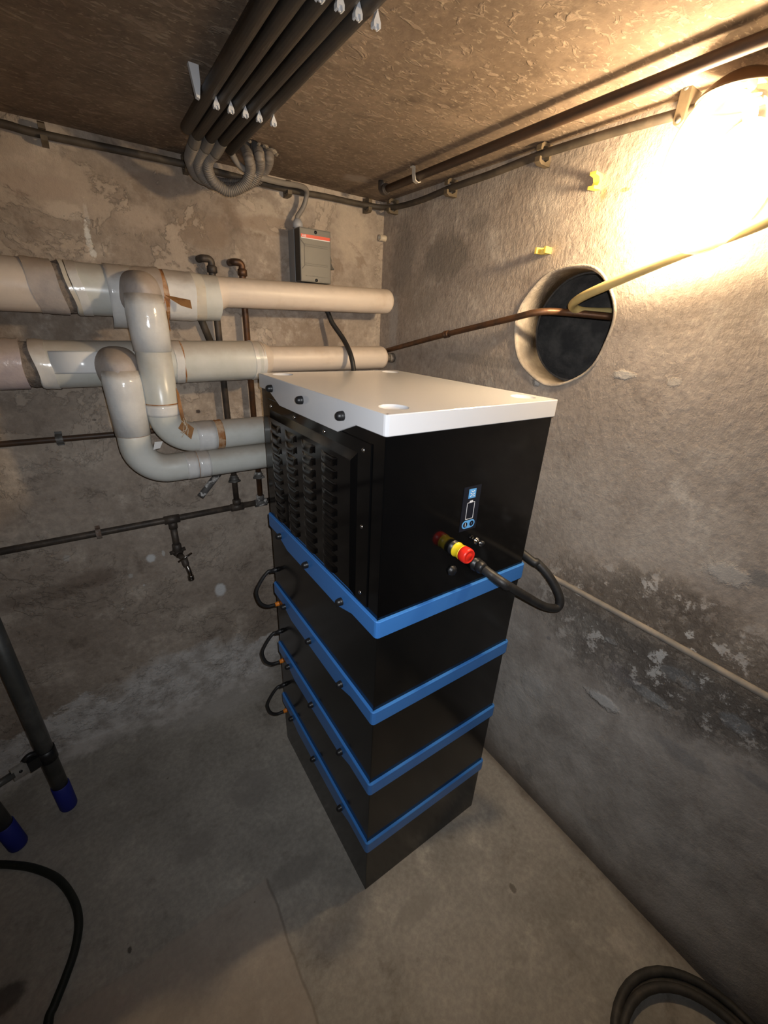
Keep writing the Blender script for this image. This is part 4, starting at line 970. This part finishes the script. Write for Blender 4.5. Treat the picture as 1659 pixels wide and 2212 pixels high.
MB().prism([(SX0 + 0.004, SZ1 - 0.0335), (SX1 - 0.004, SZ1 - 0.0335), (SX1 - 0.004, SZ1 - 0.0312), (SX0 + 0.004, SZ1 - 0.0312)], yf - 0.0008, yf + 0.001, 'Y').build('white_stripe', M_PWHITE, cov)
tcv = bpy.data.curves.new('lettering', 'FONT'); tcv.body = 'ABB'; tcv.size = 0.0095; tcv.extrude = 0.0003
tmp = bpy.data.objects.new('tmp', tcv); COL.objects.link(tmp)
dg = bpy.context.evaluated_depsgraph_get(); tme = bpy.data.meshes.new_from_object(tmp.evaluated_get(dg)); bpy.data.objects.remove(tmp)
tme.materials.clear(); tme.materials.append(M_PWHITE)
place('lettering', tme, cov, (SX0 + 0.007, yf - 0.0012, SZ1 - 0.0295), Euler((PI/2, 0, 0)))
for z in (SZ1 - 0.052, SZ1 - 0.058, SZ1 - 0.112, SZ1 - 0.118, SZ1 - 0.152):
    MB().box((SX0 + 0.020, yf - 0.0016, z), (SX1 - 0.014, yf + 0.001, z + 0.0022), 0.0006).build('cover_ridge', M_BOX, cov)
fl_ = stroke([(SX0 + 0.003, SZ1 - 0.040), (SX0 + 0.016, SZ1 - 0.052), (SX0 + 0.016, SZ1 - 0.118), (SX0 + 0.005, SZ1 - 0.130)], 0.0022)
mb = MB()
for p in fl_: mb.prism(p, yf - 0.0007, yf + 0.001, 'Y')
mb.build('hinge_line', M_RUBBER, cov)
MB().lathe([(0.0055, 0.0008), (0.0055, 0.002), (0.0, 0.0024)], (SX0 + 0.062, yf, SZ1 - 0.011), (0, -1, 0), 14).build('cover_screw', M_RUBBER, cov)
MB().lathe([(0.0055, 0.0008), (0.0055, 0.002), (0.0, 0.0024)], (SX0 + 0.062, yf, SZ0 + 0.008), (0, -1, 0), 14).build('cover_screw', M_RUBBER, cov)
xr_ = SX1
MB().prism([(xr_ - 0.001, SZ1 - 0.075), (xr_ + 0.006, SZ1 - 0.077), (xr_ + 0.009, SZ1 - 0.090), (xr_ + 0.008, SZ1 - 0.100), (xr_ + 0.014, SZ1 - 0.112), (xr_ + 0.020, SZ1 - 0.118), (xr_ + 0.020, SZ1 - 0.121), (xr_ - 0.001, SZ1 - 0.121)], yf + 0.012, yf + 0.030, 'Y', 0.0008).build('latch', M_RUBBER, box)
gx, gy = SX0 + 0.022, YB - 0.045
gl_ = MB().lathe([(0.0145, 0.0), (0.0145, 0.006), (0.0195, 0.007), (0.0195, 0.020), (0.0165, 0.026), (0.0115, 0.034), (0.0, 0.0342)], (gx, gy, SZ1 - 0.0005), (0, 0, 1), 8)
tag(gl_.build('cable_gland', simple('light_grey_plastic', (0.42, 0.42, 0.44), 0.45), box), 'light grey cable gland on top')
# grey cable from the last conduit to the gland
e5 = onZ(*ends[4], zc)
ps = [e5 + Vector((0, -0.01, 0)), onY(505, 340, .86), onY(523, 362, .88), onY(560, 382, .91), onY(610, 395, .970), onY(645, 401, 1.02), onY(661, 409, 1.052), onY(662, 424, 1.070), onY(655, 448, 1.078), Vector((gx, gy, SZ1 + 0.040)), Vector((gx, gy, SZ1 + 0.030))]
tag(MB().tube(smooth(ps, 8), 0.0085, 14).build('grey_cable', M_GREY), 'grey cable from the conduits under the ceiling down to the switch box', 'cable')
# black cable from the box down behind the tower
ps = [Vector((0.372, YB - 0.030, SZ0 - 0.001)), Vector((0.372, YB - 0.032, 1.79)), onY(703, 668, YB - 0.045), onY(718, 698, YB - 0.070), onY(742, 733, YB - 0.120), onY(757, 765, .930), onY(764, 798, .905), onY(766, 830, .885), Vector((0.47, .84, 1.30))]
tag(MB().tube(smooth(ps, 8), 0.0098, 16).build('black_cable', M_CABLE), 'black cable from the switch box passing behind the upper pipe to the tower back', 'cable')

# ------------------------------------------------------------------ floor: steel tube frame, hoses
M_STEEL = simple('dull_steel_tube', (0.10, 0.105, 0.10), 0.42, 0.5, c2=(0.20, 0.20, 0.19), nscale=7, spread=(0.4, 0.7))
M_BLUEFOOT = simple('blue_rubber_foot', (0.012, 0.02, 0.22), 0.6)
fR, fL = onZ(150, 1742, 0.0), onZ(42, 1826, 0.0)
frm = thing('tube_frame', 'steel tube frame with dark blue rubber feet standing on the floor', 'frame', ((fR.x+fL.x)/2, (fR.y+fL.y)/2, 0))
topR = fR + Vector((-0.012, 0.030, 1.12)); topL = fL + Vector((-0.10, 0.030, 1.12))
for f_, t_ in ((fR, topR), (fL, topL)):
    d_ = (t_ - f_).normalized()
    MB().tube([f_ + d_*0.030, t_], 0.0252, 22).build('leg', M_STEEL, frm)
    MB().lathe([(0.0, 0.0005), (0.020, 0.001), (0.0262, 0.006), (0.0285, 0.014), (0.0285, 0.126), (0.0258, 0.128)], f_, d_, 22).build('rubber_foot', M_BLUEFOOT, frm)
MB().tube([topR, topL], 0.019, 16).build('top_rail', M_STEEL, frm)
k_ = 0.42
cR = fR.lerp(topR, k_*0.62); cL = fL.lerp(topL, k_*0.62)
dd = (cL - cR)
ux = dd.normalized(); uz = (topR - fR).normalized(); uy = ux.cross(uz)
def obox(mb, c, lx, ly, lz):
    c = Vector(c); q_ = [c + ux*a*lx/2 + uy*b*ly/2 + uz*d*lz/2 for a in (-1, 1) for b in (-1, 1) for d in (-1, 1)]
    return mb.add(q_, [(0, 1, 3, 2), (4, 6, 7, 5), (0, 4, 5, 1), (2, 3, 7, 6), (0, 2, 6, 4), (1, 5, 7, 3)], False)
L_ = dd.length
mb = obox(MB(), cR + ux*0.030, 0.052, 0.034, 0.044); mb.tube([cR - uz*0.026, cR + uz*0.026], 0.0285, 20)
mb.tube(smooth([cR + ux*0.016 + uz*0.024, cR + ux*0.042 + uz*0.036, cR + ux*0.060 + uz*0.026], 5), 0.009, 10).build('clamp', M_RUBBER, frm)
pm = simple('dirty_pale_plate', (0.34, 0.32, 0.29), 0.6, c2=(0.22, 0.20, 0.18), nscale=40)
b_ = cR + ux*0.096
pl_ = obox(MB(), cR + ux*0.076, 0.044, 0.010, 0.050).build('bracket_plate', pm, frm)
MB().lathe([(0.005, 0.0), (0.005, 0.003), (0, 0.0035)], cR + ux*0.076 - uy*0.0052, -uy, 10).build('bolt', M_RUBBER, pl_)
mb = MB().tube([b_ - dd*0.02, cL], 0.012, 10).build('cross_bar', M_STEEL, frm)
# hose on the floor at the frame
M_HOSE = simple('dark_green_black_hose', (0.010, 0.015, 0.011), 0.5, c2=(0.018, 0.02, 0.017), nscale=20)
hz = 0.0118
ps = [onZ(u, v, hz) for u, v in ((-150, 1872), (-60, 1868), (20, 1868), (75, 1876), (125, 1899), (158, 1942), (170, 1990), (162, 2050), (140, 2115), (118, 2170), (104, 2212))]
ps += [ps[-1] + Vector((0.004, -0.12, 0)), ps[-1] + Vector((0.05, -0.34, 0)), ps[-1] + Vector((0.02, -0.62, 0)), ps[-1] + Vector((-0.16, -0.86, 0)), ps[-1] + Vector((-0.50, -0.95, 0))]
tag(MB().tube(smooth(ps, 8), 0.0115, 14).build('floor_hose', M_HOSE), 'dark hose curving over the floor in front of the steel tube frame', 'hose')
# coiled hose by the right wall
M_COIL = simple('dusty_black_hose', (0.030, 0.028, 0.025), 0.6, c2=(0.06, 0.053, 0.045), nscale=24)
ps = []
cc = Vector((0.487, -0.842, 0))
for i in range(3*40 + 1):
    a = 2*PI*i/40; turn = i/40
    r = 0.210 - 0.012*math.sin(a*0.5 + 0.5) + (0.006*turn if turn < 2 else 0.0) + 0.010*math.sin(a*2/3)
    ps.append(cc + Vector((r*1.0*math.cos(a + 2.4), r*math.sin(a + 2.4), 0.0125 + 0.0105*min(turn, 2.0))))
tag(MB().tube(ps, 0.0118, 14).build('coiled_hose', M_COIL), 'dusty black hose coiled on the floor against the right wall', 'hose')
